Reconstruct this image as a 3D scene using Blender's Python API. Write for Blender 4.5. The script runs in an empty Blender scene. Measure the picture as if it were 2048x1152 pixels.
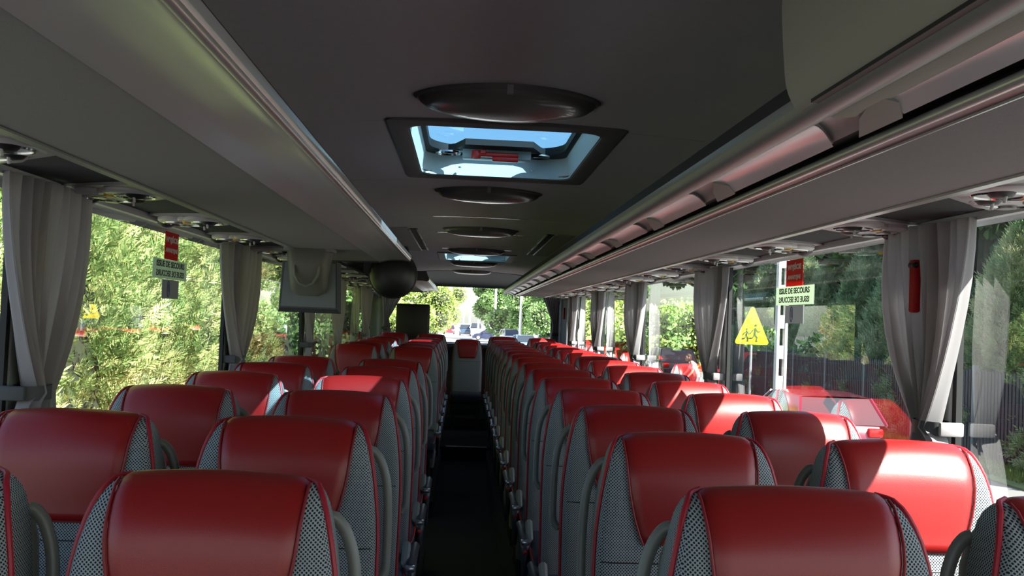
import bpy, bmesh, math, random
from mathutils import Vector, Matrix
import numpy as np
rnd = random.Random(7)
C = bpy.context.scene.collection
PI = math.pi
R = math.radians

# ------------------------------------------------------------------ materials
def mat(name, col, rough=.5, metal=0., spec=.5, bump=0., bscale=200., var=0., vscale=5., coat=0., emit=None, sss=0):
    m = bpy.data.materials.new(name); m.use_nodes = True
    nt = m.node_tree; b = nt.nodes['Principled BSDF']
    b.inputs['Base Color'].default_value = (*col, 1); b.inputs['Roughness'].default_value = rough
    b.inputs['Metallic'].default_value = metal; b.inputs['Specular IOR Level'].default_value = spec
    b.inputs['Coat Weight'].default_value = coat
    tc = nt.nodes.new('ShaderNodeTexCoord')
    if bump:
        n = nt.nodes.new('ShaderNodeTexNoise'); n.inputs['Scale'].default_value = bscale
        nt.links.new(tc.outputs['Object'], n.inputs['Vector'])
        bp = nt.nodes.new('ShaderNodeBump'); bp.inputs['Strength'].default_value = bump; bp.inputs['Distance'].default_value = .002
        nt.links.new(n.outputs['Fac'], bp.inputs['Height']); nt.links.new(bp.outputs['Normal'], b.inputs['Normal'])
    if var:
        n = nt.nodes.new('ShaderNodeTexNoise'); n.inputs['Scale'].default_value = vscale; n.inputs['Detail'].default_value = 5
        nt.links.new(tc.outputs['Object'], n.inputs['Vector'])
        mx = nt.nodes.new('ShaderNodeMix'); mx.data_type = 'RGBA'
        mx.inputs[6].default_value = (*[c*(1-var) for c in col], 1); mx.inputs[7].default_value = (*[min(1, c*(1+var)) for c in col], 1)
        nt.links.new(n.outputs['Fac'], mx.inputs[0]); nt.links.new(mx.outputs[2], b.inputs['Base Color'])
    return m

def mesh_fabric(name, light, dark, scale):
    m = mat(name, light, .85, spec=.2)
    nt = m.node_tree; b = nt.nodes['Principled BSDF']
    tc = nt.nodes.new('ShaderNodeTexCoord'); mp = nt.nodes.new('ShaderNodeMapping')
    sx = nt.nodes.new('ShaderNodeSeparateXYZ'); cx = nt.nodes.new('ShaderNodeCombineXYZ')
    nt.links.new(tc.outputs['Object'], sx.inputs[0])
    sn = nt.nodes.new('ShaderNodeSeparateXYZ'); nt.links.new(tc.outputs['Normal'], sn.inputs[0]); ab = nt.nodes.new('ShaderNodeMath'); ab.operation = 'ABSOLUTE'; nt.links.new(sn.outputs['X'], ab.inputs[0])
    gt = nt.nodes.new('ShaderNodeMath'); gt.operation = 'GREATER_THAN'; gt.inputs[1].default_value = .72; nt.links.new(ab.outputs[0], gt.inputs[0])
    mxx = nt.nodes.new('ShaderNodeMix'); mxx.data_type = 'FLOAT'; nt.links.new(gt.outputs[0], mxx.inputs[0]); nt.links.new(sx.outputs['X'], mxx.inputs[2]); nt.links.new(sx.outputs['Y'], mxx.inputs[3]); nt.links.new(mxx.outputs[0], cx.inputs['X']); nt.links.new(sx.outputs['Z'], cx.inputs['Y'])
    mp.inputs['Rotation'].default_value = (0, 0, PI/4); mp.inputs['Scale'].default_value = (scale, scale, 1)
    nt.links.new(cx.outputs[0], mp.inputs['Vector'])
    v = nt.nodes.new('ShaderNodeTexVoronoi'); v.voronoi_dimensions = '2D'; v.inputs['Scale'].default_value = 1; v.inputs['Randomness'].default_value = 0
    nt.links.new(mp.outputs[0], v.inputs['Vector'])
    cr = nt.nodes.new('ShaderNodeValToRGB'); cr.color_ramp.elements[0].position = .30; cr.color_ramp.elements[1].position = .40
    cr.color_ramp.elements[0].color = (*dark, 1); cr.color_ramp.elements[1].color = (*light, 1)
    nt.links.new(v.outputs['Distance'], cr.inputs[0]); nt.links.new(cr.outputs[0], b.inputs['Base Color'])
    bp = nt.nodes.new('ShaderNodeBump'); bp.inputs['Strength'].default_value = .4; bp.inputs['Distance'].default_value = .001
    nt.links.new(v.outputs['Distance'], bp.inputs['Height']); nt.links.new(bp.outputs['Normal'], b.inputs['Normal'])
    return m

def glass(name, tint=(.93, .97, .95), refl=1.0):
    m = bpy.data.materials.new(name); m.use_nodes = True; nt = m.node_tree; nt.nodes.clear()
    o = nt.nodes.new('ShaderNodeOutputMaterial'); mx = nt.nodes.new('ShaderNodeMixShader')
    t = nt.nodes.new('ShaderNodeBsdfTransparent'); t.inputs[0].default_value = (*tint, 1)
    g = nt.nodes.new('ShaderNodeBsdfGlossy'); g.inputs['Roughness'].default_value = 0.0; g.inputs[0].default_value = (1, 1, 1, 1)
    f = nt.nodes.new('ShaderNodeFresnel'); f.inputs[0].default_value = 1.5
    # the same reflectance from either side of a thin pane
    geo = nt.nodes.new('ShaderNodeNewGeometry'); ior = nt.nodes.new('ShaderNodeMix'); ior.data_type = 'FLOAT'
    ior.inputs[2].default_value = 1.5; ior.inputs[3].default_value = 1/1.5
    nt.links.new(geo.outputs['Backfacing'], ior.inputs[0]); nt.links.new(ior.outputs[0], f.inputs[0])
    ml = nt.nodes.new('ShaderNodeMath'); ml.operation = 'MULTIPLY'; ml.use_clamp = True; ml.inputs[1].default_value = refl; nt.links.new(f.outputs[0], ml.inputs[0]); nt.links.new(ml.outputs[0], mx.inputs[0]); nt.links.new(t.outputs[0], mx.inputs[1]); nt.links.new(g.outputs[0], mx.inputs[2])
    nt.links.new(mx.outputs[0], o.inputs[0])
    return m

def leafmat(name, cols, rough=.55, trans=.25):
    m = bpy.data.materials.new(name); m.use_nodes = True; nt = m.node_tree; b = nt.nodes['Principled BSDF']
    geo = nt.nodes.new('ShaderNodeNewGeometry'); cr = nt.nodes.new('ShaderNodeValToRGB')
    el = cr.color_ramp.elements
    for i, c in enumerate(cols):
        p = i/(len(cols)-1)
        if i == 0: e = el[0]; e.position = 0
        elif i == len(cols)-1: e = el[-1]; e.position = 1
        else: e = el.new(p)
        e.color = (*c, 1)
    tc = nt.nodes.new('ShaderNodeTexCoord'); n = nt.nodes.new('ShaderNodeTexNoise'); n.inputs['Scale'].default_value = 1.2; n.inputs['Detail'].default_value = 3
    nt.links.new(tc.outputs['Object'], n.inputs['Vector'])
    ad = nt.nodes.new('ShaderNodeMath'); ad.operation = 'MULTIPLY_ADD'; ad.inputs[1].default_value = .45
    nt.links.new(geo.outputs['Random Per Island'], ad.inputs[0])
    sb = nt.nodes.new('ShaderNodeMath'); sb.operation = 'MULTIPLY_ADD'; sb.inputs[1].default_value = 1.8; sb.inputs[2].default_value = -.62
    nt.links.new(n.outputs['Fac'], sb.inputs[0]); nt.links.new(sb.outputs[0], ad.inputs[2])
    nt.links.new(ad.outputs[0], cr.inputs[0]); nt.links.new(cr.outputs[0], b.inputs['Base Color'])
    b.inputs['Roughness'].default_value = rough; b.inputs['Specular IOR Level'].default_value = .3
    tr = nt.nodes.new('ShaderNodeBsdfTranslucent'); nt.links.new(cr.outputs[0], tr.inputs[0])
    mx = nt.nodes.new('ShaderNodeMixShader'); mx.inputs[0].default_value = trans
    nt.links.new(b.outputs[0], mx.inputs[1]); nt.links.new(tr.outputs[0], mx.inputs[2])
    nt.links.new(mx.outputs[0], nt.nodes['Material Output'].inputs[0])
    return m

M = dict(
    leather=mat('red_leather', (.25, .008, .008), .35, spec=.55, bump=.13, bscale=800, var=.08, vscale=6),
    piping=mat('red_piping', (.32, .008, .02), .5),
    seam=mat('dark_red_seam', (.20, .006, .01), .6),
    fabric=mesh_fabric('seat_mesh_fabric', (.30, .32, .32), (.012, .016, .028), 210),
    fabric_body=mesh_fabric('seat_blue_fabric', (.20, .25, .31), (.015, .025, .05), 300),
    shell=mat('grey_shell_plastic', (.17, .175, .165), .5, bump=.15, bscale=500),
    handle=mat('grey_handle_plastic', (.15, .15, .135), .4),
    dark=mat('black_plastic', (.012, .012, .014), .45),
    cushion=mat('dark_cushion_cloth', (.03, .035, .05), .9, bump=.3, bscale=400),
    arm=mat('armrest_plastic', (.035, .035, .045), .4),
    cap=mat('armrest_cap_metal', (.45, .47, .55), .25, metal=.8),
    redbtn=mat('red_button', (.45, .02, .015), .4),
    ceil=mat('ceiling_cloth', (.52, .49, .52), .9, spec=.2, bump=.4, bscale=600, var=.06, vscale=40),
    duct=mat('dark_duct_cloth', (.022, .022, .026), .9, bump=.3, bscale=500),
    rackpanel=mat('rack_panel_cloth', (.24, .23, .235), .85, spec=.3, bump=.3, bscale=700, var=.05, vscale=60),
    rackface=mat('satin_silver_plastic', (.56, .55, .57), .27, metal=.35, spec=.6),
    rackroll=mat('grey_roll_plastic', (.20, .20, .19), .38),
    rail=mat('silver_rail', (.55, .54, .52), .28, metal=.5),
    pinkrail=mat('mauve_groove_strip', (.22, .16, .18), .35),
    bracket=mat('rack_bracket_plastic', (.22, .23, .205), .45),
    beige=mat('olive_beige_panel', (.30, .29, .24), .75, bump=.3, bscale=500),
    unit=mat('pale_unit_plastic', (.50, .47, .48), .35),
    unitd=mat('grey_unit_plastic', (.30, .28, .29), .4),
    chrome=mat('chrome', (.6, .6, .6), .15, metal=1),
    yellow=mat('amber_button', (.7, .38, .02), .4),
    lightcover=mat('smoky_light_cover', (.15, .14, .13), .3, coat=.4),
    frame=mat('hatch_frame_plastic', (.13, .12, .12), .6),
    tray=mat('white_hatch_tray', (.62, .72, .72), .45),
    rubber=mat('black_rubber', (.008, .008, .009), .6),
    strip=mat('pale_trim_strip', (.55, .54, .55), .4),
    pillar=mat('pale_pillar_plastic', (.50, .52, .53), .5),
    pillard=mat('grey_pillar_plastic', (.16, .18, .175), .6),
    wall=mat('grey_side_cloth', (.09, .09, .10), .9, bump=.3, bscale=300),
    roofout=mat('white_roof_paint', (.6, .6, .6), .4),
    floor=mat('charcoal_aisle_carpet', (.012, .012, .014), .95, bump=.5, bscale=400),
    curtain=mat('grey_curtain_cloth', (.50, .475, .485), .9, spec=.2, bump=.35, bscale=900),
    tie=mat('dark_tie_band', (.05, .055, .06), .7),
    header=mat('slate_rear_header', (.05, .057, .062), .7, bump=.2, bscale=200),
    headtext=mat('slate_lettering', (.022, .024, .03), .6),
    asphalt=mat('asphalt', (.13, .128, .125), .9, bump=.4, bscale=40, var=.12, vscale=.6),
    white=mat('white_sticker', (.75, .78, .76), .5),
    palegreen=mat('pale_green_sticker', (.60, .68, .55), .5),
    redst=mat('red_sticker', (.55, .012, .02), .5),
    greyst=mat('grey_sticker', (.33, .34, .36), .5),
    ink=mat('dark_ink', (.02, .025, .03), .6),
    blueink=mat('blue_ink', (.03, .06, .22), .6),
    concrete=mat('pale_concrete', (.62, .60, .57), .85, bump=.3, bscale=30, var=.1, vscale=4),
    fence=mat('dark_fence_wood', (.045, .04, .042), .7, var=.3, vscale=8),
    fencepost=mat('grey_fence_post', (.16, .165, .16), .7),
    signy=mat('yellow_sign', (.85, .62, .01), .4),
    metal=mat('galvanised_pole', (.55, .56, .57), .4, metal=.5),
    bark=mat('tree_bark', (.09, .065, .045), .9, bump=.6, bscale=30),
    tyre=mat('tyre_rubber', (.015, .015, .016), .8),
    carwin=mat('dark_car_glass', (.02, .025, .03), .06, spec=.8),
    tail=mat('red_tail_lamp', (.55, .01, .01), .15, coat=.5),
    lamp=mat('headlamp_glass', (.8, .82, .85), .1, coat=.5),
    skin=mat('skin', (.55, .32, .24), .55),
    hair=mat('brown_hair', (.06, .03, .02), .7),
    shirt=mat('pale_shirt_cloth', (.68, .62, .62), .85),
    trousers=mat('dark_trousers_cloth', (.05, .06, .10), .85),
)
def translucent(m, f):
    nt = m.node_tree; b = nt.nodes['Principled BSDF']; tr = nt.nodes.new('ShaderNodeBsdfTranslucent'); mx = nt.nodes.new('ShaderNodeMixShader'); mx.inputs[0].default_value = f
    if b.inputs['Base Color'].is_linked: nt.links.new(b.inputs['Base Color'].links[0].from_socket, tr.inputs[0])
    else: tr.inputs[0].default_value = b.inputs['Base Color'].default_value
    nt.links.new(b.outputs[0], mx.inputs[1]); nt.links.new(tr.outputs[0], mx.inputs[2]); nt.links.new(mx.outputs[0], nt.nodes['Material Output'].inputs[0])
for k_, f_ in (('curtain', .55), ('palegreen', .6), ('redst', .5), ('greyst', .4), ('white', .3)): translucent(M[k_], f_)
M['glass'] = glass('side_window_glass', (.84, .90, .87), 1.8)
M['glassrear'] = glass('rear_window_glass', (.96, .98, .98), .5)
M['glassblue'] = glass('blue_skylight_glass', (.22, .38, .47), .5)

# ------------------------------------------------------------------ mesh helpers
class MB:
    def __init__(s): s.v = []; s.f = []; s.mi = []; s.cur = 0
    def add(s, vs, fs):
        o = len(s.v); s.v += [tuple(p) for p in vs]; s.f += [tuple(i+o for i in f) for f in fs]; s.mi += [s.cur]*len(fs); return s
    def box(s, x0, x1, y0, y1, z0, z1, rot=None, piv=None):
        vs = [Vector((x, y, z)) for x in (x0, x1) for y in (y0, y1) for z in (z0, z1)]
        if rot is not None:
            p = Vector(piv if piv else ((x0+x1)/2, (y0+y1)/2, (z0+z1)/2)); vs = [rot @ (v-p)+p for v in vs]
        return s.add(vs, [(0, 1, 3, 2), (4, 6, 7, 5), (0, 4, 5, 1), (2, 3, 7, 6), (0, 2, 6, 4), (1, 5, 7, 3)])
    def rbox(s, x0, x1, y0, y1, z0, z1, r=.02, seg=3):
        bm = bmesh.new(); bmesh.ops.create_cube(bm, size=1)
        for v in bm.verts: v.co = ((x0+x1)/2+v.co.x*(x1-x0), (y0+y1)/2+v.co.y*(y1-y0), (z0+z1)/2+v.co.z*(z1-z0))
        bmesh.ops.bevel(bm, geom=bm.edges[:], offset=r, segments=seg, profile=.5, affect='EDGES')
        bm.verts.ensure_lookup_table(); bm.verts.index_update()
        s.add([v.co.copy() for v in bm.verts], [[v.index for v in f.verts] for f in bm.faces]); bm.free(); return s
    def grid(s, rows, closed=False, cap=False):
        n = len(rows[0]); vs = [p for r in rows for p in r]; fs = []
        for i in range(len(rows)-1):
            for j in range(n if closed else n-1):
                a = i*n+j; b = i*n+(j+1) % n; fs.append((a, b, b+n, a+n))
        if cap: fs.append(tuple(range(n))[::-1]); fs.append(tuple((len(rows)-1)*n+k for k in range(n)))
        return s.add(vs, fs)
    def tube(s, pts, r, n=8, r2=None, closed=False, cap=True):
        pts = [Vector(p) for p in pts]; rows = []; up = None
        for i, p in enumerate(pts):
            if closed: t = pts[(i+1) % len(pts)]-pts[i-1]
            else: t = pts[min(i+1, len(pts)-1)]-pts[max(i-1, 0)]
            if t.length < 1e-9: t = Vector((0, 0, 1))
            t.normalize()
            if up is None: up = Vector((0, 0, 1)) if abs(t.z) < .9 else Vector((1, 0, 0))
            a = t.cross(up)
            if a.length < 1e-4: a = t.cross(Vector((1, 0, 0)))
            a.normalize(); b = a.cross(t); b.normalize(); up = b
            rr = r[i] if isinstance(r, (list, tuple)) else r; q = (r2 if r2 else rr)
            rows.append([p+a*rr*math.cos(2*PI*k/n)+b*q*math.sin(2*PI*k/n) for k in range(n)])
        if closed: rows.append(rows[0])
        return s.grid(rows, True, cap and not closed)
    def lathe(s, prof, cen=(0, 0, 0), axis='Z', n=24, sx=1, sy=1):
        rows = []
        for r, h in prof:
            row = []
            for k in range(n):
                a = 2*PI*k/n; x, y = r*sx*math.cos(a), r*sy*math.sin(a)
                p = {'Z': (x, y, h), 'Y': (x, h, y), 'X': (h, x, y)}[axis]
                row.append((p[0]+cen[0], p[1]+cen[1], p[2]+cen[2]))
            rows.append(row)
        return s.grid(rows, True, True)
    def prism(s, prof, y0, y1, axis='Y'):   # closed outline of (a, b)
        f = {'Y': lambda a, b, t: (a, t, b), 'X': lambda a, b, t: (t, a, b), 'Z': lambda a, b, t: (a, b, t)}[axis]
        n = len(prof); vs = [f(a, b, y0) for a, b in prof]+[f(a, b, y1) for a, b in prof]
        fs = [(i, (i+1) % n, (i+1) % n+n, i+n) for i in range(n)]+[tuple(range(n))[::-1], tuple(range(n, 2*n))]
        return s.add(vs, fs)
    def build(s, name, m, parent=None, smooth=True, ang=40):
        me = bpy.data.meshes.new(name); me.from_pydata(s.v, [], s.f)
        bm = bmesh.new(); bm.from_mesh(me); bmesh.ops.recalc_face_normals(bm, faces=bm.faces); bm.to_mesh(me); bm.free()
        ms = m if isinstance(m, (list, tuple)) else [m]
        for k in ms: me.materials.append(k)
        if len(ms) > 1: me.polygons.foreach_set('material_index', s.mi)
        if smooth:
            me.shade_smooth()
            try: me.set_sharp_from_angle(angle=R(ang))
            except Exception: pass
        o = bpy.data.objects.new(name, me); C.objects.link(o)
        if parent: o.parent = parent
        return o

def tag(o, label=None, cat=None, group=None, kind=None):
    if label: o['label'] = label
    if cat: o['category'] = cat
    if group: o['group'] = group
    if kind: o['kind'] = kind
    return o
def thing(name, label, cat, loc=(0, 0, 0), rz=0, group=None):
    o = bpy.data.objects.new(name, None); C.objects.link(o); o.location = loc; o.rotation_euler = (0, 0, rz)
    o.empty_display_size = .1
    return tag(o, label, cat, group)
def copy_tree(o, parent=None):
    c = o.copy(); C.objects.link(c); c.parent = parent
    for ch in KIDS.get(o.name, []): copy_tree(ch, c)
    return c
KIDS = {}
def reg(root):
    for o in bpy.data.objects:
        if o.parent: KIDS.setdefault(o.parent.name, [])
    def go(p):
        KIDS[p.name] = [o for o in bpy.data.objects if o.parent == p]
        for k in KIDS[p.name]: go(k)
    go(root)
def struct(mb, name, m, parent=None, **k):
    o = mb.build(name, m, parent, **k)
    if parent is None: o['kind'] = 'structure'
    return o
def interp(tab, z):
    if z <= tab[0][0]: return tab[0][1]
    for (a, b), (c, d) in zip(tab, tab[1:]):
        if z <= c:
            return b+(d-b)*(z-a)/(c-a)
    return tab[-1][1]
def text(body, size, loc, rot, m, parent, name='lettering', mirror=False, align='CENTER', depth=.0005, sx=1.0, bold=0):
    cu = bpy.data.curves.new(name, 'FONT'); cu.body = body; cu.size = size; cu.align_x = align; cu.align_y = 'CENTER'; cu.extrude = depth
    cu.offset = bold; cu.materials.append(m)
    tmp = bpy.data.objects.new(name, cu); C.objects.link(tmp)
    dg = bpy.context.evaluated_depsgraph_get(); me = bpy.data.meshes.new_from_object(tmp.evaluated_get(dg))
    bpy.data.objects.remove(tmp)
    if mirror: me.transform(Matrix.Diagonal((-1, 1, 1, 1))); me.flip_normals()
    o = bpy.data.objects.new(name, me); C.objects.link(o)
    if not me.materials: me.materials.append(m)
    o.parent = parent; o.location = loc; o.rotation_euler = rot; o.scale = (sx, 1, 1)
    return o

# ------------------------------------------------------------------ camera (phone held at the front of the coach)
CAMZ = 1.5; F = 1950.; VPX, VPY, ROLL = 925., 636., R(2.3)
d = Vector(((VPX-1024)/F, -(VPY-576)/F, -1)).normalized()
rv = Vector((1, -math.tan(ROLL), 0)); rv = (rv-d*rv.dot(d)).normalized(); uv = rv.cross(d)
cam = bpy.data.cameras.new('camera'); co = bpy.data.objects.new('camera', cam); C.objects.link(co)
cam.sensor_width = 36; cam.lens = 36*F/2048; cam.clip_start = .02; cam.clip_end = 2000
co.matrix_world = Matrix.Translation((0, 0, CAMZ)) @ Matrix((rv, d, uv)).to_4x4()
bpy.context.scene.camera = co

# ------------------------------------------------------------------ setting: coach shell
CX = .09; WL, WR = -1.12, 1.30; ZS, ZT = .95, 1.805; Y0, Y1 = -1.9, 13.2
def ceil_z(x):
    u = abs(x-.1)
    return 2.105-.02*min(1, (u/.6))**2-(.0 if u < .6 else .26*((u-.6)/.62)**1.6)
HX0, HX1 = -.205, .43
HATCH = [(3.02, 4.10), (9.0, 10.16)]
def ceiling_piece(mb, x0, x1, y0, y1, n=16, t=.05):
    xs = [x0+(x1-x0)*i/n for i in range(n+1)]
    rows = [[(x, y0, ceil_z(x)) for x in xs]+[(x, y0, ceil_z(x)+t) for x in reversed(xs)], [(x, y1, ceil_z(x)) for x in xs]+[(x, y1, ceil_z(x)+t) for x in reversed(xs)]]
    mb.grid(rows, True, True)
mb = MB(); GAP = .006
SEAMS = [Y0, 3.0, 4.28, 5.78, 6.85, 8.42, 8.98, 10.18, 11.5, 12.5]
for a, b in zip(SEAMS, SEAMS[1:]):
    h = [q for q in HATCH if q[0] > a-.1 and q[1] < b+.1]
    if not h: ceiling_piece(mb, WL-.06, WR+.06, a+GAP, b)
    else:
        p, q = h[0]
        ceiling_piece(mb, WL-.06, HX0, a+GAP, b, 12); ceiling_piece(mb, HX1, WR+.06, a+GAP, b, 12)
        ceiling_piece(mb, HX0, HX1, a+GAP, p, 6); ceiling_piece(mb, HX0, HX1, q, b, 6)
struct(mb, 'ceiling', M['ceil'])
mb = MB()
def roof_piece(x0, x1, y0, y1):
    n = 12; xs = [x0+(x1-x0)*i/n for i in range(n+1)]
    mb.grid([[(x, y, ceil_z(x)+.055) for x in xs]+[(x, y, ceil_z(x)+.085) for x in reversed(xs)] for y in (y0, y1)], True, True)
ys = [Y0-.1, 3.02, 4.10, 9.0, 10.16, Y1+.1]
for i in range(5):
    if i in (1, 3): roof_piece(WL-.1, HX0, ys[i], ys[i+1]); roof_piece(HX1, WR+.1, ys[i], ys[i+1])
    else: roof_piece(WL-.1, WR+.1, ys[i], ys[i+1])
struct(mb, 'roof', M['roofout'])
# silver joint strips across the ceiling
for k, (y, a, b) in enumerate([(5.79, -.20, .37), (6.86, -.20, -.11), (6.86, .31, .40), (8.43, -.2, .4)]):
    mb = MB(); n = 6; xs = [a+(b-a)*i/n for i in range(n+1)]
    mb.grid([[(x, y-.006, ceil_z(x)-.004) for x in xs], [(x, y+.006, ceil_z(x)-.004) for x in xs], [(x, y+.006, ceil_z(x)+.002) for x in xs], [(x, y-.006, ceil_z(x)+.002) for x in xs], [(x, y-.006, ceil_z(x)-.004) for x in xs]])
    struct(mb, 'trim_%d' % (k+1), M['chrome'])
# floor, platforms, steps
mb = MB(); mb.box(WL-.05, WR+.05, Y0, 10.3, -.06, 0); mb.box(WL-.05, WR+.05, 10.3, Y1, -.06, .15)
struct(mb, 'floor', M['floor'], smooth=False)
mb = MB(); mb.box(-.12, .31, 10.27, 10.305, .15, .156); struct(mb, 'trim_9', M['rail'], smooth=False)
PL = .12
mb = MB(); mb.box(WL, -.165, Y0, 5.85, 0, PL); mb.box(WL, -.165, 7.35, 10.3, 0, PL); mb.box(.30, WR, Y0, 10.3, 0, PL)
struct(mb, 'trim_10', M['floor'], smooth=False)
for nm, x0, x1 in (('wall_left', WL-.05, WL), ('wall_right', WR, WR+.05)):
    mb = MB(); mb.box(x0, x1, Y0, Y1, -.3, ZS); mb.box(x0, x1, Y0, Y1, ZT+.012, ceil_z(x0)+.06)
    if x0 > 0: mb.box(x0, x1, 12.1, Y1, ZS, ZT+.012)
    struct(mb, nm, M['wall'], smooth=False)
# pillars between the windows
PR = [.35, 2.51, 4.72, 6.95, 9.0, 11.15]; PLf = [.3, 2.47, 4.65, 6.86, 9.0, 11.2]
def pillars(ys, x, sgn, m, side):
    for i, y in enumerate(ys):
        mb = MB(); x0, x1 = sorted((x-sgn*.012, x+sgn*.012))
        mb.rbox(x0, x1, y, y+.10, ZS-.02, ZT+.02, .006, 2)
        p = struct(mb, 'trim_%d' % (20+i+(10 if sgn > 0 else 0)), m)
        mb = MB(); x0, x1 = sorted((x-sgn*.006, x+sgn*.010)); mb.box(x0, x1, y-.022, y-.001, ZS, ZT+.01)
        mb.build('rubber_seal', M['rubber'], p)
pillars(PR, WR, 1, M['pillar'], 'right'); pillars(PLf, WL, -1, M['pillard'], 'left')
def windows(ys, x, sgn, base):
    yy = [Y0]+ys+[12.12 if sgn > 0 else Y1-.12]
    for i in range(len(yy)-1):
        a, b = yy[i]+(.10 if i else 0), yy[i+1]-.022
        mb = MB(); g = x+sgn*.008; mb.add([(g, a, ZS), (g, b, ZS), (g, b, ZT+.02), (g, a, ZT+.02)], [(0, 1, 2, 3)])
        p = struct(mb, 'window_%d' % (base+i), M['glass'])
        mb = MB(); mb.box(min(x-sgn*.01, x+sgn*.045), max(x-sgn*.01, x+sgn*.045), a, b, ZS-.02, ZS+.012)
        mb.build('window_sill', M['rubber'], p)
windows(PR, WR, 1, 1); windows(PLf, WL, -1, 11)
# rear wall, header and window
mb = MB(); mb.box(WL-.05, WR+.05, Y1, Y1+.06, -.3, 1.17); mb.box(WL-.05, -1.0, Y1, Y1+.06, 1.17, 1.95); mb.box(1.2, WR+.05, Y1, Y1+.06, 1.17, 1.95)
mb.box(WL-.05, WR+.05, Y1, Y1+.06, 1.93, 2.2)
struct(mb, 'wall_back', M['pillard'], smooth=False)
mb = MB(); n = 14; rows = []
for k in range(8):
    t = k/7; y = 12.5+.62*math.sin(t*PI/2); rows.append([(WL+(WR-WL)*i/n, y, (ceil_z(WL+(WR-WL)*i/n)-.005)*(1-t)+t*min(1.915, ceil_z(WL+(WR-WL)*i/n)-.006-.1*t)) for i in range(n+1)])
rows.append([(p[0], 13.19, p[2]) for p in rows[-1]])
hd = struct(mb.grid(rows), 'trim_40', M['header'])
mb = MB(); mb.add([(-1.0, Y1+.02, 1.17), (1.2, Y1+.02, 1.17), (1.2, Y1+.02, 1.95), (-1.0, Y1+.02, 1.95)], [(0, 1, 2, 3)])
wr = struct(mb, 'window_20', M['glassrear'])
mb = MB(); mb.box(-1.0, 1.2, 12.72, 13.2, 1.12, 1.16); struct(mb, 'trim_41', M['header'], smooth=False)
# front of the coach behind the photographer: dashboard wall with the windscreen
mb = MB(); mb.box(WL-.05, WR+.05, Y0-.06, Y0, -.3, .95); mb.box(WL-.05, WR+.05, Y0-.06, Y0, 1.85, 2.2); struct(mb, 'wall_front', M['pillard'], smooth=False)
mb = MB(); mb.add([(WL, Y0-.03, .75), (WR, Y0-.03, .75), (WR, Y0-.03, 1.95), (WL, Y0-.03, 1.95)], [(0, 1, 2, 3)]); struct(mb, 'window_21', M['glassrear'])

# ------------------------------------------------------------------ service ducts and units above the windows
CR, CL, DZ0, DZ1 = .944, -.762, 1.783, 1.806
def duct(x, y): # height of duct underside
    return None
for side, xc, xd in (('right', CR, WR), ('left', CL, WL)):
    mb = MB(); s = 1 if side == 'right' else -1
    mb.grid([[(xc-s*.01, y, DZ0+.018), (xd, y, DZ1+.014)] for y in (Y0, 12.6)]); mb.grid([[(xc-s*.01, y, DZ0+.03), (xd, y, DZ1+.03)] for y in (Y0, 12.6)])
    struct(mb, 'trim_%d' % (50 if s > 0 else 51), M['duct'])
    mb = MB(); a, b = sorted((xd-s*.022, xd+s*.0)); mb.box(a, b, Y0, 12.7, DZ1-.008, DZ1+.02)
    struct(mb, 'trim_%d' % (52 if s > 0 else 53), M['strip'], smooth=False)
def dpt(s, u, y, off=0.):   # u 0..1 from the rack edge to the window edge
    xc, xd = (CR, WR) if s > 0 else (CL, WL)
    return (xc+(xd-xc)*u, y, DZ0+.014+(DZ1-DZ0)*u-off)
def disc(mb, s, u, y, r, h0, h1, ry=None, n=20):
    xc, xd = (CR, WR) if s > 0 else (CL, WL); rx = r; ry = ry or r
    c = dpt(s, u, y)
    rows = [[(c[0]+rx*q*math.cos(2*PI*k/n), c[1]+ry*q*math.sin(2*PI*k/n), c[2]-h) for k in range(n)] for q, h in ((1.0, h0), (1.0, h1*.7), (.93, h1), (.0, h1))]
    mb.grid(rows, True)
def ring(mb, s, u, y, r, rt, h):
    c = dpt(s, u, y); mb.tube([(c[0]+r*math.cos(2*PI*k/20), c[1]+r*math.sin(2*PI*k/20), c[2]-h) for k in range(20)], rt, 6, closed=True)
UL = 'coach air and light unit'
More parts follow.
